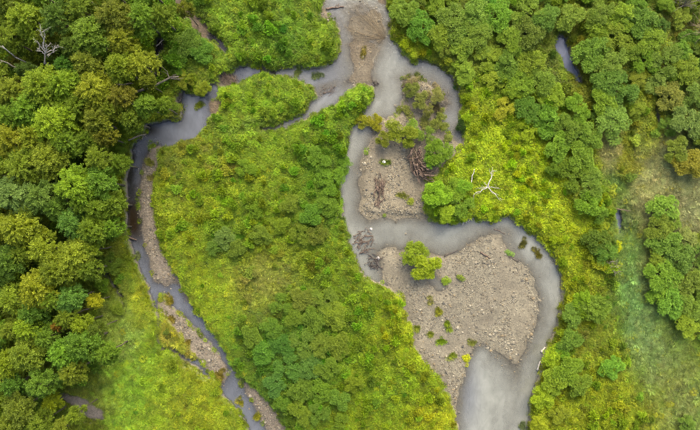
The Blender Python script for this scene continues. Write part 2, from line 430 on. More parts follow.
# ------------------------------------------------------------------ foliage colours over the area (kinds of plant and their hue)
LIME, YEL, GRN, DGRN, BLUE, OLV, TAN, AUT, MID, TEAL = ((150, 170, 36), (176, 178, 34), (108, 142, 38), (70, 104, 38), (92, 136, 78), (122, 140, 42), (178, 160, 100), (140, 126, 42), (92, 124, 46), (112, 156, 96))
BLOBS = [  # centre, radii, colour, weight : what grows in the open meadow
    (235, 200, 90, 80, (138, 158, 34), 1.0), (190, 230, 30, 60, (156, 168, 34), 1.0), (265, 275, 24, 24, (168, 168, 84), 3.0), (222, 240, 18, 14, (96, 138, 62), 1.2),
    (300, 350, 45, 45, (92, 130, 48), 1.2), (380, 370, 50, 60, (140, 158, 30), 1.0), (400, 330, 25, 30, (162, 170, 30), 1.0), (430, 415, 25, 15, (172, 172, 32), 1.2), (345, 310, 30, 20, (120, 146, 36), 1),
    (255, 30, 60, 30, (128, 158, 44), 1.0), (200, 60, 25, 25, (110, 146, 52), 1.0), (205, 75, 16, 12, (150, 152, 44), 1.0), (260, 100, 45, 25, (138, 164, 40), 1.2), (190, 110, 20, 15, (140, 140, 60), 0.6),
    (215, 45, 14, 14, (150, 158, 40), 0.8), (280, 150, 60, 20, (126, 156, 44), 0.8), (245, 128, 25, 6, (134, 160, 84), 1.6), (350, 105, 18, 16, (138, 170, 46), 1.4), (330, 160, 20, 30, (112, 152, 38), 1.0),
    (178, 175, 9, 40, (150, 150, 90), 0.9), (208, 168, 4, 4, (196, 170, 104), 4.0), (226, 166, 4, 4, (180, 150, 90), 3.5), (200, 145, 18, 5, (164, 156, 76), 1.5),
    (318, 212, 24, 24, (104, 138, 44), 1.5), (330, 172, 18, 16, (108, 150, 40), 1.5), (225, 238, 16, 14, (100, 140, 56), 1.2), (255, 205, 20, 14, (112, 146, 40), 1.0), (285, 40, 18, 22, (104, 146, 40), 1.2), (268, 98, 22, 14, (116, 152, 40), 1.0), (390, 385, 22, 26, (112, 146, 38), 1.2), (360, 350, 18, 26, (116, 144, 40), 1.0), (190, 265, 14, 30, (128, 150, 36), 1.0),
    (525, 175, 55, 45, (168, 186, 26), 2.0), (480, 120, 30, 30, (164, 182, 30), 1.6), (560, 230, 25, 40, (166, 178, 30), 1.6), (450, 62, 18, 14, (158, 166, 66), 1.6), (415, 50, 16, 12, (164, 178, 26), 1.8), (392, 20, 6, 25, (160, 170, 30), 1.4),
    (570, 290, 18, 30, (160, 166, 34), 1.2), (545, 380, 18, 50, (160, 168, 30), 1.2), (600, 400, 45, 35, (150, 160, 34), 1.5), (650, 400, 25, 25, (152, 160, 44), 1.0), (590, 340, 25, 25, (134, 146, 50), 1.0),
    (604, 140, 8, 26, (158, 160, 84), 2.0), (622, 225, 9, 24, (150, 172, 96), 3.0), (632, 300, 12, 34, (146, 184, 108), 4.0), (648, 350, 15, 40, (158, 180, 108), 3.4), (672, 400, 20, 34, (164, 174, 100), 2.6),
    (612, 175, 12, 12, (136, 172, 96), 2.2), (625, 285, 12, 40, (146, 182, 92), 2.2), (655, 330, 26, 40, (152, 172, 84), 1.8), (690, 400, 20, 20, (152, 176, 88), 1.2), (640, 270, 8, 26, (162, 146, 84), 1.8), (660, 385, 20, 22, (150, 140, 80), 1.0),
    (645, 190, 13, 30, (190, 184, 118), 4.0), (668, 168, 13, 28, (194, 186, 124), 4.0), (690, 215, 15, 32, (188, 184, 124), 4.0), (607, 150, 8, 18, (196, 180, 118), 3.5), (625, 165, 8, 12, (164, 150, 40), 1.6),
    (575, 62, 9, 36, (140, 136, 40), 1.6), (650, 100, 10, 36, (152, 158, 40), 1.4), (672, 30, 22, 14, (150, 144, 70), 0.8), (685, 120, 24, 40, (116, 130, 60), 1.0),
    (150, 390, 24, 45, (146, 172, 50), 1.6), (132, 385, 16, 34, (148, 190, 70), 2.2), (118, 335, 18, 34, (156, 172, 80), 1.8), (135, 330, 10, 30, (150, 176, 92), 1.6), (200, 400, 30, 30, (152, 160, 40), 1.0), (145, 300, 10, 25, (154, 158, 44), 1.2), (175, 332, 9, 14, (156, 142, 66), 1.2), (190, 354, 9, 10, (154, 140, 62), 1.0), (118, 250, 8, 20, (150, 152, 60), 1.2),
    (95, 395, 35, 15, (146, 158, 70), 1.2), (60, 200, 60, 200, (96, 108, 34), 0.5), (560, 60, 110, 60, (112, 128, 44), 0.4), (650, 250, 60, 60, (112, 126, 52), 0.3),
    (435, 200, 20, 20, (128, 156, 40), 1.0), (430, 100, 20, 25, (120, 124, 60), 1.0),
]


def meadow_colour(px, py):
    px = np.asarray(px, float); py = np.asarray(py, float)
    w = np.full(px.shape, 0.15); c = np.zeros(px.shape + (3,)) + 0.15 * np.array((128, 148, 40.0))
    jx = px + 22 * (fbm(px / 14, py / 14, 41) - 0.5); jy = py + 22 * (fbm(px / 14, py / 14, 42) - 0.5)
    for (bx, by, rx, ry, cc, ww) in BLOBS:
        g = ww * np.exp(-(((jx - bx) / rx) ** 2 + ((jy - by) / ry) ** 2))
        w = w + g; c = c + g[..., None] * np.array(cc, float)
    return c / w[..., None] * np.array((0.96, 1.0, 1.0))


# ---- ground sheet
outx = [-4200, -1800, -900, -500, -300, -180, -110]
ax_ = np.r_[outx, gxs, [700 - v for v in outx[::-1]]]
ay_ = np.r_[[-4000, -1700, -850, -460, -260, -150, -90], gys, [520, 590, 720, 950, 1400, 2400, 4400]]
AX, AY = np.meshgrid(ax_, ay_)
AZ = np.full(AX.shape, 0.95); AZ[7:-7, 7:-7] = Zg
# soil colour: damp earth with moss and thatch of the plants that grow on it (sod)
sod = leafcol(meadow_colour(X, Y), 0.34)
soil = (lin((74, 74, 38), 0.5)[None, None, :] * 0.45 + sod * 0.55) * (0.75 + 0.5 * n_s)[..., None]
bed = lin((162, 152, 126))[None, None, :] * np.ones(X.shape + (1,))
bedL = lin((128, 122, 112))[None, None, :] * np.ones(X.shape + (1,))
sand = np.clip((fbm(X / 18, Y / 18, 31) - 0.42) * 4, 0, 1) * shoal
shoal_mix = shoal_col * np.array((0.96, 0.94, 0.86)) * (1 - 0.5 * sand[..., None]) + lin((148, 138, 114)) * 0.5 * sand[..., None]
band = 0.5 + 0.5 * np.sin(ssd / 3.2 + 9 * fbm(X / 22, Y / 22, 93))
col = np.where(land[..., None], soil, np.where(shoal[..., None], shoal_mix * 0.25 * (0.62 + 0.56 * fbm(X / 26, Y / 26, 91) + 0.2 * band)[..., None], np.where(((lsd < 0) | (psd < 0))[..., None], bedL, bed) * 0.27))
subm = np.clip(-Zg / 0.08, 0, 1) * shoal * (rsd < 0)
col = col * (1 - subm[..., None]) + bed * 0.27 * subm[..., None]
damp = np.clip(1 - np.maximum(Zg, 0) / 0.07, 0, 1) * shoal * (Zg > -0.015)          # wet rim of the bars
col = col * (1 - 0.3 * damp[..., None])
sand = np.clip((fbm(X / 18, Y / 18, 31) - 0.42) * 4, 0, 1) * shoal
grav = np.where(shoal, 1.0 - 0.55 * sand, np.where(water, 0.55, 0.0))
ACOL = np.tile(lin((74, 74, 38), 0.5), AX.shape + (1,)); ACOL[7:-7, 7:-7] = col
AGR = np.zeros(AX.shape); AGR[7:-7, 7:-7] = grav
vx = (AX - 350) * S; vy = (215 - AY) * S
nyy, nxx = AX.shape
idx = np.arange(nyy * nxx).reshape(nyy, nxx)
faces = np.stack([idx[:-1, :-1], idx[1:, :-1], idx[1:, 1:], idx[:-1, 1:]], -1).reshape(-1, 4)
me = mesh_from('ground', np.stack([vx, vy, AZ], -1).reshape(-1, 3), faces, True)
set_attr(me, 'gcol', ACOL.reshape(-1, 3), 'FLOAT_COLOR'); set_attr(me, 'gravel', AGR.ravel())
tag(obj('ground', me, M_ground), 'green floodplain ground with bare gravel bars beside the river', 'ground', kind='structure')


# ---- water sheets
def water_sheet(name, sd, label, silt, murk_k, cat='water'):
    keep = sd < 9
    wz = np.zeros(X.shape)
    depth = np.maximum(0, -Zg)
    flow = fbm((X + 0.4 * Y) / 9 + 3 * fbm(X / 40, Y / 40, 8), Y / 26, 83)
    murk = 1 - np.exp(-depth * murk_k * (0.5 + flow))
    vmask = keep
    ids = -np.ones(X.shape, int); ids[vmask] = np.arange(vmask.sum())
    q = vmask[:-1, :-1] & vmask[1:, :-1] & vmask[1:, 1:] & vmask[:-1, 1:]
    f = np.stack([ids[:-1, :-1], ids[1:, :-1], ids[1:, 1:], ids[:-1, 1:]], -1)[q]
    v = np.stack([(X - 350) * S, (215 - Y) * S, wz], -1)[vmask]
    m = mesh_from(name, v, f, True)
    set_attr(m, 'silt', silt[vmask], 'FLOAT_COLOR'); set_attr(m, 'murk', murk[vmask])
    return tag(obj(name, m, M_water), label, cat, kind='structure')


ones = np.ones(X.shape + (1,))
KW = 0.47
silt_r = lin((146, 149, 139), KW) * ones
bl = np.exp(-(((X - 320) / 34) ** 2 + ((Y - 85) / 34) ** 2)) + np.exp(-(((X - 334) / 14) ** 2 + ((Y - 30) / 40) ** 2))
bl += 0.9 * np.exp(-(((X - 468) / 13) ** 2 + ((Y - 395) / 38) ** 2)) + 0.6 * np.exp(-(((X - 446) / 14) ** 2 + ((Y - 100) / 40) ** 2))
bl = np.clip(bl, 0, 1)[..., None]
silt_r = silt_r * (1 - bl) + lin((118, 122, 124), KW) * bl
water_sheet('river', rsd, 'silty grey river winding between gravel bars', silt_r, 4.6, 'river')
silt_l = lin((104, 109, 116), KW) * ones
br = np.exp(-(((X - 134) / 8.5) ** 4 + ((Y - 219) / 23) ** 4))
bank_refl = np.exp(-(((X - 129 - 5 * (fbm(Y / 6, Y * 0, 78) - 0.5)) / 6.5) ** 4 + ((Y - 168) / 34) ** 4)) * np.clip((fbm(X / 5, Y / 5, 77) - 0.2) * 4, 0, 1)  # tree reflections painted dark into the water colour along the wooded bank
pool_refl = np.exp(-(((X - 150) / 10) ** 2 + ((Y - 130) / 7) ** 2)) * 0.8 + np.exp(-(((X - 180) / 5) ** 2 + ((Y - 108) / 14) ** 2)) * 0.8  # more painted reflections at the pool's upper left edges
br = np.clip(br, 0, 1)[..., None]; bank_refl = np.clip(bank_refl + 1.2 * pool_refl, 0, 1)[..., None]
silt_l = silt_l * (1 - br) + lin((64, 52, 34), 0.3) * br
silt_l = silt_l * (1 - bank_refl) + lin((58, 58, 52), 0.3) * bank_refl
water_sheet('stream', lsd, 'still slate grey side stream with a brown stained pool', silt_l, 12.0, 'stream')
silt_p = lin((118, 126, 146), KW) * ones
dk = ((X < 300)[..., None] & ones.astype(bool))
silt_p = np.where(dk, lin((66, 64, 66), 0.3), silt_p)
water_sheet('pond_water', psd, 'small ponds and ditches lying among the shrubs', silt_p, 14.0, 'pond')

# ------------------------------------------------------------------ leaf builders
def leaves_mesh(name, pos, axis, nrm, length, width, tint, fold=0.25):
    """diamond leaves: pos (n,3) base, axis unit direction, nrm approx normal"""
    n = len(pos)
    axis = axis / (np.linalg.norm(axis, axis=1, keepdims=True) + 1e-9)
    side = np.cross(axis, nrm); side /= (np.linalg.norm(side, axis=1, keepdims=True) + 1e-9)
    up = np.cross(side, axis)
    l = length[:, None]; w = width[:, None]
    v0 = pos
    v1 = pos + axis * l * 0.45 + side * w * 0.5 + up * w * fold
    v2 = pos + axis * l - up * l * 0.12
    v3 = pos + axis * l * 0.45 - side * w * 0.5 + up * w * fold
    v = np.stack([v0, v1, v2, v3], 1).reshape(-1, 3)
    f = np.arange(4 * n).reshape(n, 4)
    # two triangles each, folded along the midrib
    tri = np.concatenate([f[:, [0, 1, 2]], f[:, [0, 2, 3]]])
    me = mesh_from(name, v, tri)
    set_attr(me, 'tint', np.repeat(tint, 4))
    return me


def rand_dir(n, r, zlo=-1.0):
    z = r.uniform(zlo, 1, n); a = r.uniform(0, 2 * math.pi, n); s = np.sqrt(np.maximum(0, 1 - z * z))
    return np.stack([s * np.cos(a), s * np.sin(a), z], 1)


def tree_crown(name, r, nlobe, nspray, nleaf, R=2.7, zc=7.0, hgt=2.6, leaf=0.27, spread=0.5):
    """crown of leafy sprays that radiate from several limbs"""
    cs = [(0.0, 0.0, zc + hgt * 0.35, R * 0.62)]
    for i in range(nlobe):
        a = 2 * math.pi * (i + r.uniform(-0.35, 0.35)) / nlobe
        d = R * r.uniform(0.45, 0.68)
        cs.append((math.cos(a) * d, math.sin(a) * d, zc + r.uniform(-0.45, 0.15) * hgt, R * r.uniform(0.34, 0.5)))
    P0, A0, N0, L0, T0 = [], [], [], [], []
    vol = np.array([c[3] ** 2 for c in cs]); vol = vol / vol.sum()
    for i, c in enumerate(cs):
        ns = max(6, int(nspray * vol[i]))
        ct = r.uniform(0.35, 0.65)
        d = rand_dir(ns, r, -0.15)
        for q in range(ns):
            dirn = d[q] * np.array((1, 1, 0.75)); rad = c[3] * r.uniform(0.45, 1.0)
            outd = np.array((c[0], c[1], 0)) / (R + 1e-6)
            start = np.array(c[:3]) + dirn * rad * 0.45
            sd_ = dirn * 0.9 + outd * spread + np.array((0, 0, 0.12)); sd_ /= np.linalg.norm(sd_)
            ln = rad * 0.75
            k = nleaf
            t = np.linspace(0.1, 1.0, k) + r.uniform(-0.04, 0.04, k)
            pts = start + sd_ * (t * ln)[:, None] + np.array((0, 0, -0.22)) * (t ** 2 * ln)[:, None]
            pts += r.normal(0, 0.07, (k, 3))
            sidev = np.cross(sd_, (0, 0, 1.0)); sidev /= (np.linalg.norm(sidev) + 1e-9)
            sg = np.where(np.arange(k) % 2 == 0, 1.0, -1.0)[:, None]
            ax = sd_ * 0.7 + sidev * sg * r.uniform(0.4, 1.1, (k, 1)) + r.normal(0, 0.2, (k, 3))
            nm = np.array((0, 0, 1.0)) + dirn * 0.5 + r.normal(0, 0.3, (k, 3))
            P0.append(pts); A0.append(ax); N0.append(nm); L0.append(leaf * r.uniform(0.7, 1.25, k))
            T0.append(np.clip(ct + r.normal(0, 0.1) + r.normal(0, 0.12, k), 0, 1))
    P0, A0, N0, L0, T0 = (np.concatenate(v) for v in (P0, A0, N0, L0, T0))
    return leaves_mesh(name, P0, A0, N0, L0, L0 * r.uniform(0.55, 0.75, len(L0)), T0), cs


def tube(path, radii, sides=6):
    path = np.asarray(path, float); n = len(path)
    v, f = [], []
    for i in range(n):
        t = path[min(i + 1, n - 1)] - path[max(i - 1, 0)]; t = t / (np.linalg.norm(t) + 1e-9)
        a = np.cross(t, (0.3, 0.1, 1.0) if abs(t[2]) < 0.9 else (1.0, 0, 0)); a /= np.linalg.norm(a) + 1e-9
        b = np.cross(t, a)
        for s in range(sides):
            an = 2 * math.pi * s / sides
            v.append(path[i] + radii[i] * (math.cos(an) * a + math.sin(an) * b))
    for i in range(n - 1):
        for s in range(sides):
            s2 = (s + 1) % sides
            f.append((i * sides + s, i * sides + s2, (i + 1) * sides + s2, (i + 1) * sides + s))
    f.append(tuple(range(sides))[::-1]); f.append(tuple((n - 1) * sides + s for s in range(sides)))
    return v, f


def tubes_mesh(name, parts):
    V, F = [], []
    for (path, rad, sides) in parts:
        v, f = tube(path, rad, sides); o = len(V)
        V += v; F += [tuple(i + o for i in q) for q in f]
    me = mesh_from(name, V, F, True)
    return me


def wiggle(a, b, n, amp, r):
    a = np.asarray(a, float); b = np.asarray(b, float)
    t = np.linspace(0, 1, n)[:, None]
    p = a + (b - a) * t
    L_ = np.linalg.norm(b - a)
    off = r.normal(0, amp * L_, (n, 3)); off[0] = 0; off[-1] *= 0.4
    return p + off


def trunk_mesh(name, cs, r, h, rad):
    top = np.array((0, 0, h))
    parts = [(wiggle((0, 0, -0.3), top, 6, 0.012, r), np.linspace(rad, rad * 0.45, 6), 7)]
    for c in cs[1:]:
        z0 = h * r.uniform(0.5, 0.85)
        parts.append((wiggle((0, 0, z0), c[:3], 5, 0.05, r), np.linspace(rad * 0.45, rad * 0.12, 5), 5))
    parts.append((wiggle(top, cs[0][:3], 4, 0.05, r), np.linspace(rad * 0.45, rad * 0.15, 4), 5))
    return tubes_mesh(name, parts)


TREES = []
for i in range(7):
    r = np.random.default_rng(100 + i)
    cm, cs = tree_crown('crown', r, 6 + i % 4, 400 if i % 2 else 340, 27, zc=7.2, hgt=2.2 + 0.4 * (i % 3), leaf=0.18 + 0.025 * (i % 2), spread=0.35 + 0.2 * (i % 3))
    cm.materials.append(M_leaf)
    tm = trunk_mesh('trunk', cs, r, 6.4, 0.2); tm.materials.append(M_bark)
    TREES.append((cm, tm))


def shrub_crown(name, r, R=2.0, zc=1.9, hgt=1.5, nclump=85, nleaf=44, leaf=0.2):
    P0, A0, N0, L0, T0 = [], [], [], [], []
    nl = r.integers(4, 8)
    lob = [(0, 0, 0.15, 0.62)] + [(math.cos(a) * q_, math.sin(a) * q_, r.uniform(-0.35, 0.15), r.uniform(0.28, 0.52)) for a, q_ in zip( (np.arange(nl) + r.uniform(0, 0.8, nl)) * 2 * math.pi / nl, r.uniform(0.4, 0.85, nl))]
    cs = []
    for q in range(nclump):
        lb = lob[r.integers(0, len(lob))]
        d = rand_dir(1, r, -0.25)[0]
        cpos = np.array(lb[:3]) + d * lb[3] * (r.uniform(0.65, 1.0) if q % 3 else r.uniform(0.1, 0.8))
        cpos = cpos * np.array((R, R, hgt)) + np.array((0, 0, zc))
        ct = r.uniform(0.3, 0.7)
        k = nleaf
        dd = rand_dir(k, r, -0.5)
        pts = cpos + dd * (r.uniform(0.2, 1.0, (k, 1)) ** 0.5) * np.array((0.29, 0.29, 0.2)) * (R / 2.0) ** 0.2
        ax = dd * np.array((1, 1, 0.5)) + r.normal(0, 0.35, (k, 3)) + d * 0.4
        nm = np.array((0, 0, 1.0)) + d * 0.4 + r.normal(0, 0.35, (k, 3))
        P0.append(pts); A0.append(ax); N0.append(nm); L0.append(leaf * r.uniform(0.7, 1.3, k)); T0.append(np.clip(ct + r.normal(0, 0.13, k), 0, 1))
        if q % 9 == 0: cs.append(tuple(cpos))
    P0, A0, N0, L0, T0 = (np.concatenate(v) for v in (P0, A0, N0, L0, T0))
    return leaves_mesh(name, P0, A0, N0, L0, L0 * r.uniform(0.45, 0.7, len(L0)), T0), cs


SHRUBS = []
for i in range(8):
    r = np.random.default_rng(200 + i)
    cm, cs = shrub_crown('crown', r, leaf=0.135 + 0.015 * (i % 3), nclump=150 + 12 * (i % 3), nleaf=46)
    cm.materials.append(M_leaf)
    parts = [(wiggle((r.uniform(-.15, .15), r.uniform(-.15, .15), -0.3), (c[0] * .85, c[1] * .85, c[2] - .15), 5, 0.05, r), np.linspace(0.06, 0.015, 5), 5) for c in cs]
    tm = tubes_mesh('stem', parts); tm.materials.append(M_bark)
    SHRUBS.append((cm, tm))

# ------------------------------------------------------------------ labels that single a plant out
LANDMARKS = [("the bleached dead tree", 45, 50), ("the dark gap of stream water", 160, 62), ("the grey pool", 172, 128), ("the logs across the stream", 160, 88), ("the bright yellow tree", 93, 302),
             ("the rust red tree", 58, 325), ("the thin ditch", 110, 276), ("the grey bare track", 88, 407), ("the brown stained pool", 133, 218), ("the long blue pond", 567, 60),
             ("the thin upper right puddle", 654, 110), ("the narrow right pool", 618, 220), ("the tan grass patch", 655, 185), ("the straw dead shrub", 690, 35), ("the bleached snag", 490, 185),
             ("the wide gravel bar", 480, 300), ("the tiny yellow bush", 618, 245), ("the blue green grass", 650, 320), ("the round grassy clearing", 265, 275),
             ("the river bend at top", 450, 70), ("the foot of the left stream", 240, 400), ("the leaning grey trunks", 12, 62), ("the curved root mass", 415, 168), ("the river mouth at bottom", 500, 420), ("the mud track at top", 190, 18), ("the upper left gravel strip", 150, 200), ("the grey dead brush", 606, 266)]
COLNAMES = [('lime green', (150, 170, 36)), ('yellow green', (172, 176, 34)), ('mid green', (108, 140, 38)), ('dark green', (74, 104, 40)), ('blue green', (92, 134, 76)), ('olive', (128, 130, 46)), ('straw', (178, 160, 100)), ('rusty', (158, 108, 40)), ('moss green', (92, 122, 46)), ('bright yellow', (205, 195, 40))]
plants = []     # (object, px, py, radius px, colour, kind)


def project(v):
    f = H / (H - v.z)
    return 350 + v.x * f / S, 215 - v.y * f / S


def colname(c):
    return min(COLNAMES, key=lambda q: sum((a - b) ** 2 for a, b in zip(q[1], c)))[0]


KT = 0.47


def plant(kind, px, py, rpx, colour, jitter=8, group=None, protos=None, zscale=1.0, label=None, name=None):
    protos = TREES if kind == 'tree' else SHRUBS
    R0, Z0 = (2.7, 8.0) if kind == 'tree' else (2.0, 2.6)
    zt = Z0 * (0.75 + 0.25 * rpx / 16) * zscale
    g = gz(px, py)
    rad = rpx * S * (H - zt) / H
    s = rad / (R0 * 1.02)
    p = P(px, py, g + zt)
    i = int(rng.integers(0, len(protos)))
    nm = name or {'tree': 'broadleaf_tree', 'shrub': 'leafy_shrub'}[kind]
    e = obj(nm, None, loc=(p.x, p.y, 0))
    # stand on the ground below the crown
    bx, by = 350 + p.x / S, 215 - p.y / S
    e.location.z = gz(bx, by)
    e.rotation_euler = (0, 0, float(rng.uniform(0, 6.28)))
    sq = float(rng.uniform(0.9, 1.1)) if kind == 'tree' else float(rng.uniform(0.78, 1.25))
    e.scale = (s / math.sqrt(sq), s * math.sqrt(sq), zt / Z0)
    e.empty_display_size = 0.3
    cm, tm = protos[i]
    base_c = np.array((128, 152, 42.0)) if kind == 'tree' else meadow_colour(np.array([px]), np.array([py]))[0] * 0.6 + np.array((116, 138, 44)) * 0.4
    colour = np.array(colour, float) * 0.62 + base_c * 0.38 if not label else np.array(colour, float)
    jitter = min(jitter, 5)
    c = np.clip(np.array(colour, float) + rng.normal(0, jitter, 3) * np.array((1, 0.8, 0.5)), 8, 240)
    cr = obj('crown', cm, parent=e); cr.color = (*leafcol(c, KT * (1.0 if kind == 'tree' else 1.25 if label else 1.5 if px > 390 else 1.14), 0.85), 1)
    obj('trunk' if kind == 'tree' else 'stem', tm, parent=e)
    e['category'] = 'tree' if kind == 'tree' else 'shrub'
    if group: e['group'] = group
    if label: e['label'] = label
    else: plants.append((e, px, py, rpx, tuple(c), kind))
    return e


# the wood on the left, crown by crown
TL = [(22, 17, 20, LIME), (53, 16, 17, DGRN), (4, 36, 15, OLV), (86, 34, 19, GRN), (110, 14, 20, OLV), (140, 14, 18, GRN), (160, 14, 13, OLV), (85, 62, 15, OLV), (135, 60, 17, (156, 170, 36)), (118, 66, 15, (144, 160, 38)),
      (92, 88, 18, LIME), (40, 86, 20, LIME), (62, 84, 17, (140, 166, 40)), (9, 90, 16, OLV), (118, 96, 14, AUT), (42, 38, 10, (128, 126, 42)), (70, 47, 11, DGRN), (24, 108, 17, GRN),
      (50, 122, 21, LIME), (30, 136, 17, (158, 172, 36)), (66, 142, 15, GRN), (7, 138, 18, (162, 166, 36)), (95, 120, 16, (130, 124, 40)), (126, 118, 12, GRN), (19, 166, 18, GRN), (45, 160, 18, (120, 146, 38)), (12, 196, 19, BLUE), (40, 197, 17, (96, 130, 62)),
      (74, 186, 19, (140, 164, 36)), (96, 182, 17, MID), (105, 204, 14, GRN), (96, 158, 14, OLV), (113, 162, 11, GRN), (18, 228, 19, (158, 166, 36)), (42, 250, 17, LIME), (70, 256, 19, (136, 150, 38)), (70, 224, 15, (86, 122, 58)), (54, 272, 17, GRN),
      (35, 290, 19, (152, 172, 36)), (7, 262, 16, DGRN), (10, 300, 15, (138, 146, 38)), (50, 300, 14, GRN), (68, 300, 14, BLUE), (86, 270, 13, GRN), (30, 314, 14, DGRN), (65, 317, 12, (132, 158, 38)),
      (25, 329, 14, LIME), (79, 325, 10, LIME), (80, 346, 17, MID), (60, 356, 15, GRN), (105, 354, 12, OLV), (25, 355, 17, (126, 146, 40)), (5, 366, 14, (138, 158, 38)), (70, 373, 14, (130, 144, 42)), (40, 384, 15, MID), (10, 386, 12, DGRN),
      (15, 411, 16, (104, 112, 44)), (36, 426, 12, GRN), (74, 416, 9, OLV), (60, 430, 11, OLV), (90, 230, 14, (120, 138, 38)), (106, 228, 11, GRN), (95, 208, 12, GRN), (102, 136, 12, (124, 130, 40)), (160, 104, 9, (120, 152, 44)), (144, 104, 11, GRN), (184, 8, 8, OLV),
      (146, 82, 8, OLV), (110, 110, 11, (120, 140, 40)), (75, 105, 14, (120, 138, 38)), (5, 115, 14, GRN), (5, 5, 12, OLV), (78, 8, 14, OLV), (120, 40, 14, (128, 138, 38)), (64, 65, 10, DGRN), (22, 70, 10, DGRN), (20, 255, 12, GRN), (90, 250, 9, GRN), (10, 330, 12, OLV), (45, 338, 13, MID), (95, 330, 8, MID), (5, 430, 12, OLV), (55, 208, 12, MID), (28, 212, 12, GRN), (80, 205, 12, (110, 136, 44)), (85, 140, 11, OLV),
      (-16, 20, 16, GRN), (-16, 70, 16, OLV), (-16, 120, 17, LIME), (-16, 175, 17, GRN), (-16, 225, 17, LIME), (-16, 280, 16, MID), (-16, 335, 16, GRN), (-16, 390, 16, OLV), (30, -14, 17, GRN), (70, -16, 16, OLV), (105, -16, 17, LIME), (145, -16, 16, GRN), (15, 446, 15, MID), (48, 448, 14, OLV)]
G1 = 'trees of the wood along the left'
for (px, py, rp, c) in TL:
    plant('tree', px, py, rp * 1.17, c, group=G1)
plant('tree', 93, 302, 9, (188, 194, 44), 2, G1, zscale=0.75, label='small bright yellow tree at the edge of the left wood')
plant('tree', 58, 326, 8, (142, 112, 44), 2, G1, label='rust red autumn tree among green crowns of the left wood')
plant('tree', 48, 406, 12, (158, 178, 36), 2, G1, zscale=0.7, label='round lime green tree above the shaded ground at bottom left')

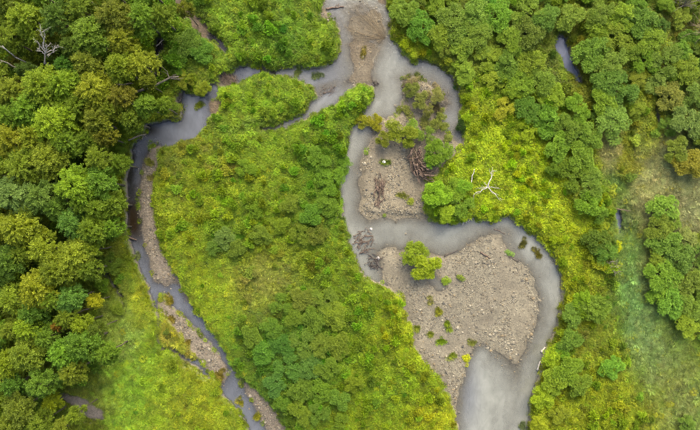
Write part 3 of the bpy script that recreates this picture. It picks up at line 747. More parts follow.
# shrubs on the right bank and in the middle meadow: hand-set ones, then fill to the density of the thicket
SHR = [(405, 12, 14, MID), (420, 25, 14, MID), (438, 34, 13, GRN), (455, 20, 17, MID), (475, 12, 17, (98, 128, 58)), (480, 36, 15, MID), (500, 14, 15, GRN), (512, 36, 14, (116, 146, 44)), (530, 10, 15, (104, 138, 44)), (463, 46, 11, (122, 152, 44)),
       (490, 57, 11, OLV), (508, 62, 13, MID), (530, 34, 15, DGRN), (548, 18, 15, MID), (572, 14, 14, (108, 140, 54)), (535, 60, 14, GRN), (545, 80, 14, MID), (525, 85, 13, (110, 140, 44)), (555, 95, 14, GRN), (530, 108, 13, DGRN), (550, 118, 15, MID), (595, 50, 16, MID), (612, 62, 15, (96, 132, 56)), (605, 80, 15, MID), (622, 88, 15, DGRN), (605, 100, 13, GRN), (616, 122, 16, (94, 134, 66)),
       (600, 30, 12, GRN), (620, 38, 14, OLV), (625, 14, 14, (120, 146, 44)), (645, 20, 15, MID), (655, 40, 14, GRN), (668, 60, 14, MID), (660, 80, 11, (98, 132, 60)), (690, 70, 13, OLV), (675, 95, 15, (112, 128, 62)), (690, 120, 16, (108, 124, 60)), (672, 125, 12, MID), (640, 110, 12, OLV), (600, 12, 13, MID), (678, 150, 12, (116, 120, 40)), (693, 165, 15, (120, 120, 40)), (700, 95, 12, (110, 126, 60)),
       (570, 130, 14, DGRN), (560, 145, 13, MID), (582, 155, 14, MID), (575, 175, 13, DGRN), (592, 185, 13, MID), (590, 205, 12, (84, 118, 46)), (602, 215, 13, MID), (598, 240, 13, DGRN), (608, 252, 11, MID), (580, 108, 13, GRN), (590, 135, 12, MID), 
       (665, 207, 14, (104, 134, 40)), (660, 230, 12, MID), (668, 245, 14, MID), (660, 258, 11, (104, 136, 40)), (664, 275, 16, GRN), (682, 262, 14, DGRN), (690, 285, 14, MID), (675, 300, 15, (104, 138, 40)), (692, 310, 13, MID), (663, 295, 11, GRN), (690, 325, 12, (130, 158, 40)), (690, 240, 11, (110, 128, 62)),
       (572, 340, 12, MID), (563, 352, 9, GRN), (555, 360, 12, (130, 160, 36)), (568, 372, 14, (92, 128, 44)), (580, 385, 12, MID), (555, 385, 12, GRN), (612, 368, 11, (96, 140, 50)), (598, 312, 13, MID), (585, 300, 10, GRN), (575, 318, 11, (92, 132, 56)), (545, 400, 10, (150, 164, 34)), (540, 425, 9, (150, 160, 34)), (690, 425, 8, MID), (560, 415, 9, OLV),
       (222, 238, 10, BLUE), (213, 248, 7, (98, 142, 70)), (236, 250, 8, (112, 150, 56)), (262, 236, 9, (106, 146, 60)), (310, 215, 11, MID), (325, 205, 10, GRN), (300, 235, 9, (118, 142, 40)), (318, 235, 10, MID), (330, 180, 12, (112, 152, 40)), (318, 160, 11, (116, 154, 42)), (342, 165, 10, GRN), (290, 205, 10, (130, 156, 40)), (280, 225, 9, GRN), (255, 210, 8, (126, 152, 40)), (245, 168, 8, (140, 172, 44)),
       (302, 298, 12, (110, 142, 56)), (322, 300, 12, (118, 148, 60)), (335, 318, 12, (124, 140, 58)), (315, 322, 12, MID), (295, 318, 11, GRN), (280, 305, 9, GRN), (272, 330, 10, (96, 142, 50)), (250, 336, 10, (98, 140, 56)), (262, 352, 11, (92, 138, 60)), (282, 345, 12, DGRN), (302, 345, 12, (90, 134, 62)), (322, 345, 12, (112, 136, 50)), (340, 345, 12, OLV), (288, 368, 12, (86, 132, 66)), (308, 370, 12, (86, 136, 74)), (328, 370, 11, OLV), (275, 385, 11, (90, 136, 66)), (298, 392, 12, MID), (320, 392, 11, (122, 142, 42)), (340, 402, 10, (86, 132, 66)), (300, 412, 11, GRN), (318, 415, 9, (90, 134, 62)), (282, 405, 8, GRN), (340, 425, 9, GRN), (355, 385, 8, GRN),
       (437, 196, 12, (138, 166, 40)), (452, 190, 11, GRN), (446, 213, 9, (140, 168, 36)), (462, 205, 10, MID), (463, 186, 9, GRN), (439, 154, 12, (84, 136, 40)), (431, 160, 7, (96, 146, 44)), (428, 136, 8, (104, 118, 50)), (440, 122, 8, (112, 118, 60)), (412, 128, 9, (110, 126, 50)), (420, 100, 8, (120, 118, 60)), (412, 90, 7, (112, 112, 56)), (438, 96, 8, (126, 120, 76)), (428, 110, 6, (104, 118, 54)),
       (110, 264, 10, (96, 140, 50)), (100, 285, 8, GRN), (117, 146, 7, GRN), (115, 310, 7, (140, 152, 44)), (198, 50, 11, (88, 136, 56)), (183, 78, 8, (140, 152, 40)), (202, 88, 7, (140, 168, 36)), (176, 68, 7, GRN), (186, 44, 13, (88, 132, 58)), (178, 56, 9, (96, 140, 50)), (174, 38, 8, GRN), (170, 104, 6, (108, 146, 44)),
       (466, 70, 10, (132, 150, 50)), (495, 78, 10, (140, 164, 44)), (515, 90, 9, (136, 160, 40)), (505, 108, 9, (150, 170, 36)), (530, 130, 9, (140, 164, 36))]
FILL = [[(395, 0), (700, -20), (720, 140), (640, 130), (600, 128), (610, 210), (600, 260), (585, 215), (560, 180), (545, 150), (520, 110), (495, 75), (440, 48)],
        [(655, 215), (680, 225), (720, 230), (720, 325), (668, 312), (658, 280)]]
OPEN = [[(552, 32), (570, 32), (580, 60), (590, 100), (598, 140), (608, 165), (592, 140), (580, 90), (572, 86), (554, 56)],
        [(640, 60), (652, 75), (664, 125), (640, 132), (648, 100)], [(595, 125), (612, 130), (620, 160), (630, 200), (632, 260), (612, 262), (610, 200), (600, 160)]]
G2 = 'green shrubs of the riverside thickets'
placed = []
for (px, py, rp, c) in SHR:
    if px > 500: rp = min(rp, max(4.0, float(look(psd, px, py)) / 1.25 - 2.0)) if look(psd, px, py) < 40 else rp
    if rp < 4.5: continue
    if px < 360: c = tuple(0.7 * np.array(c) + 0.3 * np.array((112, 142, 44)))
    plant('shrub', px, py, rp * 1.1, c, 6, G2, zscale=0.85 if px > 390 and rp > 11 else (0.66 if px < 360 else 0.65)); placed.append((px, py, rp))
fr = np.random.default_rng(5)
for poly in FILL:
    pa = np.array(poly, float)
    for _ in range(1500):
        px = fr.uniform(pa[:, 0].min(), pa[:, 0].max()); py = fr.uniform(pa[:, 1].min(), pa[:, 1].max()); rp = fr.uniform(7, 12)
        X1 = np.array([px]); Y1 = np.array([py])
        if not inside(poly, X1, Y1)[0] or any(inside(o_, X1, Y1)[0] for o_ in OPEN): continue
        if look(wsd, px, py) < rp * 0.8 or look(psd, px, py) < rp * 1.2 + 4: continue
        if any((px - a) ** 2 + (py - b) ** 2 < (0.72 * (rp + c_)) ** 2 for a, b, c_ in placed): continue
        if len(placed) > 250: break
        cc = [MID, GRN, DGRN, (104, 134, 52), OLV, (116, 142, 46)][int(fr.integers(0, 6))]
        plant('shrub', px, py, rp, cc, 6, G2, zscale=float(fr.uniform(0.55, 0.85))); placed.append((px, py, rp))
# bushes standing alone on the bars and banks
G3 = 'bushes standing on the gravel bars'
plant('shrub', 413, 256, 14, (132, 156, 40), 2, G3, label='upper left half of the yellow green bush on the wide gravel bar', zscale=0.9)
plant('shrub', 428, 267, 15, (148, 166, 38), 2, G3, label='lower right half of the yellow green bush on the wide gravel bar', zscale=0.9)
plant('shrub', 402, 134, 15, (132, 142, 40), 2, G3, label='large yellow olive bush at the head of the upper gravel bar', zscale=0.9)
plant('shrub', 384, 138, 9, (130, 138, 48), 2, G3, label='smaller olive bush leaning towards the river from the upper gravel bar', zscale=0.8)
plant('shrub', 374, 122, 8, (150, 150, 40), 2, G3, label='low olive bush on the narrow neck of the river', zscale=0.6)
plant('shrub', 362, 120, 8, (150, 158, 40), 2, G3, label='low yellow green bush on the left bank at the river neck', zscale=0.6)
plant('shrub', 618, 246, 6, (190, 200, 34), 2, G2, label='tiny bright yellow bush below the narrow grey pool at right', zscale=0.5)
plant('shrub', 461, 126, 7, (56, 84, 30), 2, G2, label='dark green bush overhanging the end of the side channel', zscale=0.7)

ORD = ['nearest', 'second nearest', 'third nearest', 'fourth nearest', 'fifth nearest', 'sixth nearest', 'seventh nearest', 'eighth nearest', 'ninth nearest', 'tenth nearest', 'eleventh nearest', 'twelfth nearest']
DIRS = ['right of', 'above and right of', 'above', 'above and left of', 'left of', 'below and left of', 'below', 'below and right of']
buck = {}
for (e, px, py, rp, c, kind) in plants:
    lm = min(LANDMARKS, key=lambda l: math.hypot(l[1] - px, l[2] - py))
    d = math.hypot(lm[1] - px, lm[2] - py)
    a = int(round(math.atan2(lm[2] - py, px - lm[1]) / (math.pi / 4))) % 8
    size = ('large' if rp > 18 else 'medium' if rp > 14 else 'small') if kind == 'tree' else ('broad' if rp > 13.5 else 'mid-sized' if rp > 10 else 'small')
    ph = '%s %s %s %s %s' % (size, colname(c), kind, DIRS[a], lm[0])
    buck.setdefault(ph, []).append((d, e))
for ph, es in buck.items():
    es.sort(key=lambda q: q[0])
    for i, (d, e) in enumerate(es):
        e['label'] = ph if len(es) == 1 else ph + ', ' + ORD[min(i, 11)]

# ------------------------------------------------------------------ instanced small stuff: herbs, grass, stones
proto_col = {}


def make_collection(name, meshes):
    col_ = bpy.data.collections.new(name)
    for i, m in enumerate(meshes):
        o = bpy.data.objects.new('%s_%02d' % (name, i), m); col_.objects.link(o)
    return col_


def scatter(name, col_, pts, idx_, rot, scl, colr, label, cat, parent=None):
    me = bpy.data.meshes.new(name)
    me.vertices.add(len(pts)); me.vertices.foreach_set('co', np.asarray(pts, np.float32).ravel())
    set_attr(me, 'idx', idx_, 'INT'); set_attr(me, 'rot', rot, 'FLOAT_VECTOR'); set_attr(me, 'scl', scl, 'FLOAT_VECTOR'); set_attr(me, 'col', colr, 'FLOAT_COLOR')
    o = obj(name, me)
    ng = bpy.data.node_groups.new(name + '_nodes', 'GeometryNodeTree')
    ng.interface.new_socket('Geometry', in_out='INPUT', socket_type='NodeSocketGeometry')
    ng.interface.new_socket('Geometry', in_out='OUTPUT', socket_type='NodeSocketGeometry')
    gi = ng.nodes.new('NodeGroupInput'); go = ng.nodes.new('NodeGroupOutput')
    iop = ng.nodes.new('GeometryNodeInstanceOnPoints')
    ci = ng.nodes.new('GeometryNodeCollectionInfo'); ci.inputs['Collection'].default_value = col_
    ci.inputs['Separate Children'].default_value = True; ci.inputs['Reset Children'].default_value = True

    def na(nm, dt):
        n = ng.nodes.new('GeometryNodeInputNamedAttribute'); n.data_type = dt; n.inputs['Name'].default_value = nm
        return [s for s in n.outputs if s.enabled and s.name == 'Attribute'][0]
    er = ng.nodes.new('FunctionNodeEulerToRotation')
    ng.links.new(na('rot', 'FLOAT_VECTOR'), er.inputs[0])
    ng.links.new(gi.outputs[0], iop.inputs['Points']); ng.links.new(ci.outputs[0], iop.inputs['Instance'])
    iop.inputs['Pick Instance'].default_value = True
    ng.links.new(na('idx', 'INT'), iop.inputs['Instance Index'])
    ng.links.new(er.outputs[0], iop.inputs['Rotation']); ng.links.new(na('scl', 'FLOAT_VECTOR'), iop.inputs['Scale'])
    ng.links.new(iop.outputs[0], go.inputs[0])
    md = o.modifiers.new('scatter', 'NODES'); md.node_group = ng
    return tag(o, label, cat, kind='stuff')


def herb_mesh(name, r, n, rad, h, leaf, ratio, lean):
    a = r.uniform(0, 2 * math.pi, n); q = np.sqrt(r.uniform(0.02, 1, n)) * rad
    z = h * (1 - 0.55 * (q / rad) ** 2) * r.uniform(0.45, 1.0, n)
    pos = np.stack([q * np.cos(a), q * np.sin(a), z], 1)
    a2 = a + r.normal(0, 0.9, n)
    ax = np.stack([np.cos(a2), np.sin(a2), r.uniform(-0.25, lean, n)], 1)
    nm = np.array((0, 0, 1.0)) + r.normal(0, 0.3, (n, 3))
    l = leaf * r.uniform(0.65, 1.35, n)
    return leaves_mesh(name, pos, ax, nm, l, l * ratio, np.clip(r.normal(0.5, 0.2, n), 0, 1))


def grass_mesh(name, r, n, h, w):
    a = r.uniform(0, 2 * math.pi, n); q = r.uniform(0, 0.22, n)
    pos = np.stack([q * np.cos(a), q * np.sin(a), np.zeros(n)], 1)
    main = r.uniform(0, 6.28)
    ax = np.stack([np.cos(a) + 0.5 * math.cos(main), np.sin(a) + 0.5 * math.sin(main), r.uniform(0.2, 1.3, n)], 1)
    nm = np.array((0, 0, 1.0)) + r.normal(0, 0.2, (n, 3))
    l = h * r.uniform(0.6, 1.2, n)
    return leaves_mesh(name, pos, ax, nm, l, np.full(n, w), np.clip(r.normal(0.5, 0.2, n), 0, 1), 0.05)


hm = []
r = np.random.default_rng(60)
for i in range(6): hm.append(herb_mesh('herb', r, 62, 0.36, 0.55, 0.16, 0.58, 0.35))         # 0-5 leafy herb
for i in range(4): hm.append(herb_mesh('herb', r, 80, 0.38, 0.85, 0.135, 0.48, 0.6))          # 6-9 tall fine herb
for i in range(4): hm.append(grass_mesh('grass', r, 60, 0.6, 0.035))                        # 10-13 grass
for i in range(3): hm.append(herb_mesh('herb', r, 48, 0.36, 0.65, 0.20, 0.6, 0.2))           # 14-16 broad leaves
for i in range(5):                                                                           # 17-21 rounded leafy clumps
    hm.append(shrub_crown('clump', r, R=0.55, zc=0.42, hgt=0.42, nclump=22, nleaf=26, leaf=0.14)[0])
for m in hm: m.materials.append(M_herb)
herb_col = make_collection('herb_kinds', hm)

step = 2.05
hx, hy = np.meshgrid(np.arange(-45, 745, step), np.arange(-40, 470, step))
hx = hx.ravel() + rng.uniform(-0.5, 0.5, hx.size) * step * 1.2; hy = hy.ravel() + rng.uniform(-0.5, 0.5, hy.size) * step * 1.2
edge = np.minimum(look(wsd, hx, hy), look(ssd, hx, hy))
ditch = look(psd, hx, hy)
keep = edge > -6.0 * (fbm(hx / 6, hy / 6, 71) - 0.5) - 0.3
# bare, trodden or shaded places have thin cover
thin = np.zeros(hx.size)
for (bx, by, rx, ry) in [(265, 280, 12, 12), (88, 405, 20, 9), (45, 370, 20, 5), (175, 320, 10, 20)]:
    thin += 0.5 * np.exp(-(((hx - bx) / rx) ** 2 + ((hy - by) / ry) ** 2))
keep &= rng.uniform(0, 1, hx.size) > thin
hx, hy, edge = hx[keep], hy[keep], edge[keep]
n = len(hx)
mc = meadow_colour(hx, hy)
pat = fbm(hx / 9, hy / 9, 51)                       # patches of different plants
pat2 = fbm(hx / 4, hy / 4, 52, 2)
val = 1 + 0.42 * (pat - 0.5) + 0.35 * (pat2 - 0.5) + rng.normal(0, 0.09, n)
mc = mc * 0.93 + mc.mean(1, keepdims=True) * 0.07
mc = np.clip(mc * val[:, None] + rng.normal(0, 3.5, (n, 3)), 5, 245)
yel = (rng.uniform(0, 1, n) < 0.04 * (pat2 > 0.45))
mc[yel] = mc[yel] * 0.5 + np.array((200, 196, 50)) * 0.5
hid = rng.integers(0, 6, n)
grassy = (mc[:, 0] - mc[:, 1] > -4) | (mc[:, 2] > 74)
grassy |= (hx > 95) & (hx < 165) & (hy > 290) & (rng.uniform(0, 1, n) < 0.7)
hid = np.where(grassy & (rng.uniform(0, 1, n) < 0.8), rng.integers(10, 14, n), hid)
bright = (hx > 440) & (hx < 600) & (hy > 60) & (hy < 300) & ~grassy
hid = np.where(bright & (rng.uniform(0, 1, n) < 0.35), rng.integers(14, 17, n), hid)
hid = np.where(~grassy & ~bright & (pat2 > 0.52), rng.integers(6, 10, n), hid)
hid = np.where((edge < 4) & (rng.uniform(0, 1, n) < 0.5), rng.integers(10, 14, n), hid)
sc = (0.75 + 0.7 * fbm(hx / 6, hy / 6, 53) + rng.normal(0, 0.12, n)).clip(0.5, 1.7)
sc = np.where(edge < 3, sc * 0.75, sc)
hz_ = (0.45 + 0.5 * pat) * rng.uniform(0.7, 1.3, n)
pale = (mc[:, 2] > 66)
hid = np.where(pale, rng.integers(10, 14, n), hid)
lawn_h = (hx > 90) & (hx < 240) & (hy > 255)
hz_ = np.where(lawn_h, hz_ * 0.7, hz_)
pts = np.stack([(hx - 350) * S, (215 - hy) * S, look(Zg, hx, hy) - 0.03], 1)
rot = np.stack([rng.normal(0, 0.12, n), rng.normal(0, 0.12, n), rng.uniform(0, 6.28, n)], 1)
KH = 0.50
scatter('meadow_herbs', herb_col, pts, hid, rot, np.stack([sc, sc, sc * hz_], 1), leafcol(mc, KH) * np.where(hid >= 14, 1.0, np.where(hid >= 10, 1.35, 1.0))[:, None], 'dense leafy herbs and grass covering the banks and meadows', 'vegetation')

# taller rounded clumps that break up the meadow and fill the floor of the wood
step = 5.2
cx, cy = np.meshgrid(np.arange(-45, 745, step), np.arange(-40, 470, step))
cx = cx.ravel() + rng.uniform(-0.5, 0.5, cx.size) * step * 1.3; cy = cy.ravel() + rng.uniform(-0.5, 0.5, cy.size) * step * 1.3
edge = np.minimum(look(wsd, cx, cy), look(ssd, cx, cy))
mc = meadow_colour(cx, cy)
grassy = (mc[:, 0] - mc[:, 1] > -4) | (mc[:, 2] > 74)
pat = fbm(cx / 16, cy / 16, 61)
FOREST = [(-60, -60), (178, -60), (172, 10), (190, 30), (196, 60), (165, 95), (140, 112), (124, 140), (122, 190), (120, 235), (98, 262), (92, 300), (86, 335), (104, 352), (92, 372), (62, 388), (56, 500), (-60, 500)]
wood = inside(FOREST, cx, cy)
lawn = (cx < 240) & (cy > 240) & ~wood
pr = np.where(grassy | lawn, np.where(mc[:, 2] > 66, 0.0, 0.05), 0.2 + 1.0 * (pat - 0.4)); pr = np.where(wood, 0.95, pr)
pr = np.where((np.hypot((cx - 265) / 26, (cy - 277) / 24) < 1) | (np.hypot((cx - 90) / 26, (cy - 405) / 14) < 1), 0.05, pr)
keep = (edge > 3) & (rng.uniform(0, 1, cx.size) < pr)
cx, cy, mc, pat = cx[keep], cy[keep], mc[keep], pat[keep]
n = len(cx)
mc = mc * (0.82 + 0.34 * rng.uniform(0, 1, n))[:, None] + rng.normal(0, 5, (n, 3))
gs = rng.uniform(0, 1, n) < 0.35
mc[gs] = mc[gs] * np.array((0.88, 0.97, 1.0))
sc = np.clip(0.75 + 0.45 * rng.normal(0, 0.6, n) + 0.5 * (pat - 0.5), 0.5, 1.6); sc = np.where(wood[keep], sc * 1.5, sc)
pts = np.stack([(cx - 350) * S, (215 - cy) * S, look(Zg, cx, cy) + 0.05], 1)
rot = np.stack([rng.normal(0, 0.12, n), rng.normal(0, 0.12, n), rng.uniform(0, 6.28, n)], 1)
scatter('meadow_clumps', herb_col, pts, rng.integers(17, 22, n), rot, np.stack([sc, sc, sc * rng.uniform(0.9, 1.8, n)], 1), leafcol(np.clip(mc, 5, 245), KH * 1.08), 'taller leafy clumps growing up through the meadow herbs', 'vegetation')

# stones
sm = []
import bmesh
for i in range(7):
    r = np.random.default_rng(300 + i)
    bm = bmesh.new(); bmesh.ops.create_icosphere(bm, subdivisions=1 if i < 5 else 2, radius=0.5)
    sc3 = np.array((r.uniform(0.8, 1.2), r.uniform(0.6, 1.0), r.uniform(0.4, 0.7)))
    for v in bm.verts:
        q = 1 + 0.14 * r.normal()
        v.co = Vector((v.co.x * sc3[0] * q, v.co.y * sc3[1] * q, v.co.z * sc3[2] * q))
    m = bpy.data.meshes.new('stone'); bm.to_mesh(m); bm.free(); m.materials.append(M_stone); sm.append(m)
stone_col = make_collection('stone_kinds', sm)
step = 1.05
tx, ty = np.meshgrid(np.arange(120, 560, step), np.arange(-30, 460, step))
tx = tx.ravel() + rng.uniform(-0.6, 0.6, tx.size) * step; ty = ty.ravel() + rng.uniform(-0.6, 0.6, ty.size) * step
ss = look(ssd, tx, ty); zz = look(Zg, tx, ty)
dens = np.where(ss < 0, 1.0 - 0.75 * np.clip((fbm(tx / 18, ty / 18, 31) - 0.42) * 4, 0, 1), 0.0)
under = (ss >= 0) & (zz > -0.14) & (zz < 0.02) & (look(wsd, tx, ty) < 1)
dens = dens * (0.45 + 0.8 * look(band, tx, ty))
dens = np.where(under, 0.16, dens)
dens = np.where((ss < 0) & (zz < -0.16), 0.0, dens); dens = np.where((ss < 0) & (tx > 340) & (tx < 390) & (ty < 90), 0.12, dens); dens = np.where((tx < 235) & (ty < 125), 0.0, dens)
keep = rng.uniform(0, 1, tx.size) < dens
tx, ty, zz = tx[keep], ty[keep], zz[keep]
n = len(tx)
size = (0.07 + 0.035 * look(band, tx, ty)) * np.exp(rng.normal(0, 0.5, n)); size = np.clip(size, 0.05, 0.42)
base = lin(np.array([(172, 167, 154), (150, 146, 136), (206, 202, 190), (128, 120, 104), (116, 116, 114), (182, 166, 136)])[rng.choice(6, n, p=[.32, .2, .17, .12, .07, .12])] * np.array((1.0, 0.975, 0.88)), 0.29)
base = base * rng.uniform(0.75, 1.2, (n, 1))
pts = np.stack([(tx - 350) * S, (215 - ty) * S, zz + size * 0.08], 1)
rot = np.stack([rng.normal(0, 0.25, n), rng.normal(0, 0.25, n), rng.uniform(0, 6.28, n)], 1)
scatter('gravel_stones', stone_col, pts, rng.integers(0, 7, n), rot, np.stack([size] * 3, 1) * 1.3, base, 'loose pale gravel and cobbles of the river bars', 'gravel')

# small drift twigs strewn over the bars
tw = []
for i in range(4):
    r = np.random.default_rng(700 + i)
    m = tubes_mesh('drift_twig', [(wiggle((-0.5, 0, 0.03), (0.5, 0, 0.03), 5, 0.04, r), np.linspace(0.035, 0.015, 5), 4), (wiggle((0.0, 0, 0.03), (0.3, 0.2, 0.06), 3, 0.04, r), np.linspace(0.02, 0.008, 3), 4)])
    m.materials.append(M_stone); tw.append(m)
twig_col = make_collection('twig_kinds', tw)
qx = rng.uniform(340, 545, 1500); qy = rng.uniform(40, 410, 1500)
keep = (look(ssd, qx, qy) < -1.5) & (look(band, qx, qy) > 0.55)
qx, qy = qx[keep], qy[keep]; n = len(qx)
ts = rng.uniform(0.25, 0.75, n)
scatter('drift_twigs', twig_col, np.stack([(qx - 350) * S, (215 - qy) * S, look(Zg, qx, qy) + 0.02], 1), rng.integers(0, 4, n), np.stack([np.zeros(n), np.zeros(n), rng.uniform(0, 6.28, n)], 1), np.stack([ts] * 3, 1),
        lin(np.array([(120, 104, 84), (86, 74, 60), (196, 188, 170)])[rng.choice(3, n, p=[.45, .15, .4])], 0.6), 'thin drift twigs strewn over the gravel bars', 'driftwood')

# ------------------------------------------------------------------ dead wood
def wood_thing(name, label, cat, px, py, parts, mat, group=None, z=None):
    """parts: list of (part_name, [(path, radii, sides)...]) in metres about the base point"""
    g = gz(px, py) if z is None else z
    p = P(px, py, 0)
    e = obj(name, None, loc=(p.x, p.y, g)); e.empty_display_size = 0.3
    for pn, tb in parts:
        obj(pn, tubes_mesh(pn, tb), mat, e)
    return tag(e, label, cat, group)


def fork(r, a, b, rad, n=3, depth=1, amp=0.04):
    """a limb from a to b with side twigs, as tubes"""
    path = wiggle(a, b, 6, amp, r); out_ = [(path, np.linspace(rad, rad * 0.3, 6), 5)]
    L_ = np.linalg.norm(np.asarray(b, float) - np.asarray(a, float))
    d0 = (path[-1] - path[0]) / (L_ + 1e-9)
    for _ in range(n):
        i = int(r.integers(2, 6)); s = path[i]
        d = d0 + r.normal(0, 0.55, 3); d /= np.linalg.norm(d)
        q = s + d * L_ * r.uniform(0.25, 0.5)
        if depth > 0: out_ += fork(r, s, q, rad * 0.45, n, depth - 1, amp)
        else: out_.append((wiggle(s, q, 4, 0.05, r), np.linspace(rad * 0.4, rad * 0.12, 4), 4))
    return out_


def px_vec(px0, py0, px1, py1, z):
    """offset from the base pixel to a pixel seen at height z above it"""
    a = P(px0, py0, 0); b = P(px1, py1, z)
    return np.array((b.x - a.x, b.y - a.y, z))


r = np.random.default_rng(900)
# bleached dead tree standing in the wood: rises above its neighbours
b0 = (56, 64)
base = P(49, 66, 6.0); bpx = (350 + base.x / S, 215 - base.y / S)
tops = [(41, 33, 10.5), (38, 42, 10.0), (45, 36, 10.6), (37, 48, 9.5), (59, 46, 9.3), (54, 52, 9.2), (47, 44, 10.2)]
fk = np.array(P(45, 54, 8.5)) - np.array((base.x, base.y, gz(*bpx)))
parts = [('trunk', [(np.array([(0, 0, -0.3), (0.05, 0, 3), (0, 0.1, 6), fk]), np.array((0.2, 0.17, 0.14, 0.11)), 7)])]
for (tx_, ty_, tz) in tops:
    q = np.array(P(tx_, ty_, tz)) - np.array((base.x, base.y, gz(*bpx)))
    parts.append(('branch', fork(r, fk if ty_ < 50 else fk * 0.92, q, 0.065, 4, 1)))
wood_thing('dead_tree', 'bleached white dead tree with bare forked branches in the left wood', 'dead tree', bpx[0], bpx[1], parts, M_bleach)


def leaning(name, label, p0, z0, p1, z1, rad, mat, nb=3):
    a = P(p0[0], p0[1], z0); b = P(p1[0], p1[1], z1)
    bpx_ = (350 + a.x / S, 215 - a.y / S)
    g = gz(*bpx_)
    q = np.array((b.x - a.x, b.y - a.y, z1 - g))
    st = np.array((0, 0, z0 - g))
    parts = [('trunk', [(wiggle(np.array((0.0, 0, -0.2)), st, 3, 0.0, r), np.full(3, rad), 6), (wiggle(st, q, 6, 0.015, r), np.linspace(rad, rad * 0.5, 6), 6)])]
    for i in range(nb):
        t = r.uniform(0.45, 0.9); s = st + (q - st) * t
        e_ = s + (q - st) * 0.25 + r.normal(0, 0.6, 3)
        parts.append(('branch', fork(r, s, e_, rad * 0.4, 2, 0)))
    return wood_thing(name, label, 'dead tree', bpx_[0], bpx_[1], parts, mat, 'leaning dead trunks at left')


leaning('leaning_dead_trunk', 'long grey dead trunk leaning out of the wood at the left edge', (25, 72), 7.5, (-6, 57), 11.0, 0.1, M_grey)
leaning('leaning_dead_trunk', 'short pale dead trunk above the long one at the left edge', (15, 57), 7.8, (2, 46), 10.5, 0.08, M_bleach, 2)
leaning('leaning_dead_trunk', 'thin pale trunk low in the left wood beside blue green trees', (68, 208), 5.5, (67, 190), 7.5, 0.08, M_bleach, 1)


def log_thing(label, p0, p1, rad, mat, z=0.12, stubs=2, cat='log', group='logs and drift branches', name='log'):
    a = P(*p0, 0); b = P(*p1, 0)
    za = gz(*p0); zb = gz(*p1)
    za = max(za, 0); zb = max(zb, 0)
    q = np.array((b.x - a.x, b.y - a.y, zb - za))
    path = wiggle((0, 0, z), q + np.array((0, 0, z)), 7, 0.02, r)
    tb = [(path, np.linspace(rad, rad * 0.55, 7), 7)]
    e = obj(name, None, loc=(a.x, a.y, za)); e.empty_display_size = 0.2
    obj('stem', tubes_mesh('stem', tb), mat, e)
    for i in range(stubs):
        s = path[int(r.integers(2, 6))]; d = np.array((r.normal(), r.normal(), 0.4)); d /= np.linalg.norm(d)
        obj('branch', tubes_mesh('branch', fork(r, s, s + d * np.linalg.norm(q) * r.uniform(0.15, 0.3), rad * 0.45, 2, 0)), mat, e)
    return tag(e, label, cat, group)


log_thing('long grey log lying across the stream above the grey pool', (140, 97), (184, 80), 0.2, M_grey, 1.5, 3)
log_thing('shorter grey log beside the long one above the grey pool', (124, 89), (160, 84), 0.15, M_grey, 1.8, 2)
log_thing('brown log poking into the pool from the wooded bank', (131, 141), (147, 134), 0.14, M_grey, 0.25, 2)
log_thing('pale thin branch fallen across the dark gap of stream', (158, 48), (167, 41), 0.07, M_bleach, 0.8, 3)
log_thing('lower pale branch over the dark gap of stream', (157, 58), (166, 52), 0.05, M_bleach, 0.7, 2)
log_thing('grey stick on the water side of the wide gravel bar', (509, 257), (519, 262), 0.08, M_dark, 0.08, 2)
log_thing('brown rotten stump log on top of the wide gravel bar', (480, 252), (490, 258), 0.14, M_brown, 0.12, 2)
log_thing('dark log at the upstream edge of the wide gravel bar', (444, 256), (458, 250), 0.09, M_dark, 0.08, 1)
log_thing('brown drift stick in the shallows above the wide bar', (494, 229), (505, 234), 0.06, M_brown, 0.06, 1)
log_thing('pale stick in the water at the lower right bank', (537, 370), (540, 361), 0.14, M_bleach, 0.12, 1)
log_thing('short white stick above the pale one at the lower right bank', (541, 352), (545, 347), 0.16, M_bleach, 0.12, 1)
log_thing('dark log at the small inlet on the top edge', (326, 9), (344, 7), 0.16, M_brown, 0.1, 3)
log_thing('upright pale stick left of the bleached snag', (468, 184), (471, 170), 0.07, M_bleach, 1.0, 0)
log_thing('pale grey branch among the crowns left of the pool', (92, 146), (100, 150), 0.06, M_bleach, 8.0, 1)
log_thing('brown branch bridging the narrow pool at right', (612, 209), (624, 211), 0.08, M_brown, 0.9, 1)
log_thing('dark brown log at the shore where the stream turns', (129, 237), (137, 240), 0.16, M_brown, 0.15, 1)

# bleached snag lying on the bright bank
parts = []
bz = 2.5
def snag(a, b, rad, n=2):
    o0 = P(489, 187, 0)
    va = np.array(P(*a, bz)) - np.array((o0.x, o0.y, 0)); vb = np.array(P(*b, bz + 0.3)) - np.array((o0.x, o0.y, 0))
    return fork(r, va, vb, rad, n, 0, 0.03)
parts.append(('trunk', snag((488, 188), (492, 171), 0.1, 4)))
for b_, rd in [((474, 194), 0.075), ((498, 198), 0.075), ((480, 188), 0.06), ((499, 188), 0.045), ((484, 182), 0.045)]:
    parts.append(('branch', snag((488, 187), b_, rd, 4)))
wood_thing('bleached_snag', 'bleached white forked snag lying on the bright green bank', 'dead tree', 489, 187, parts, M_bleach, z=0.0)


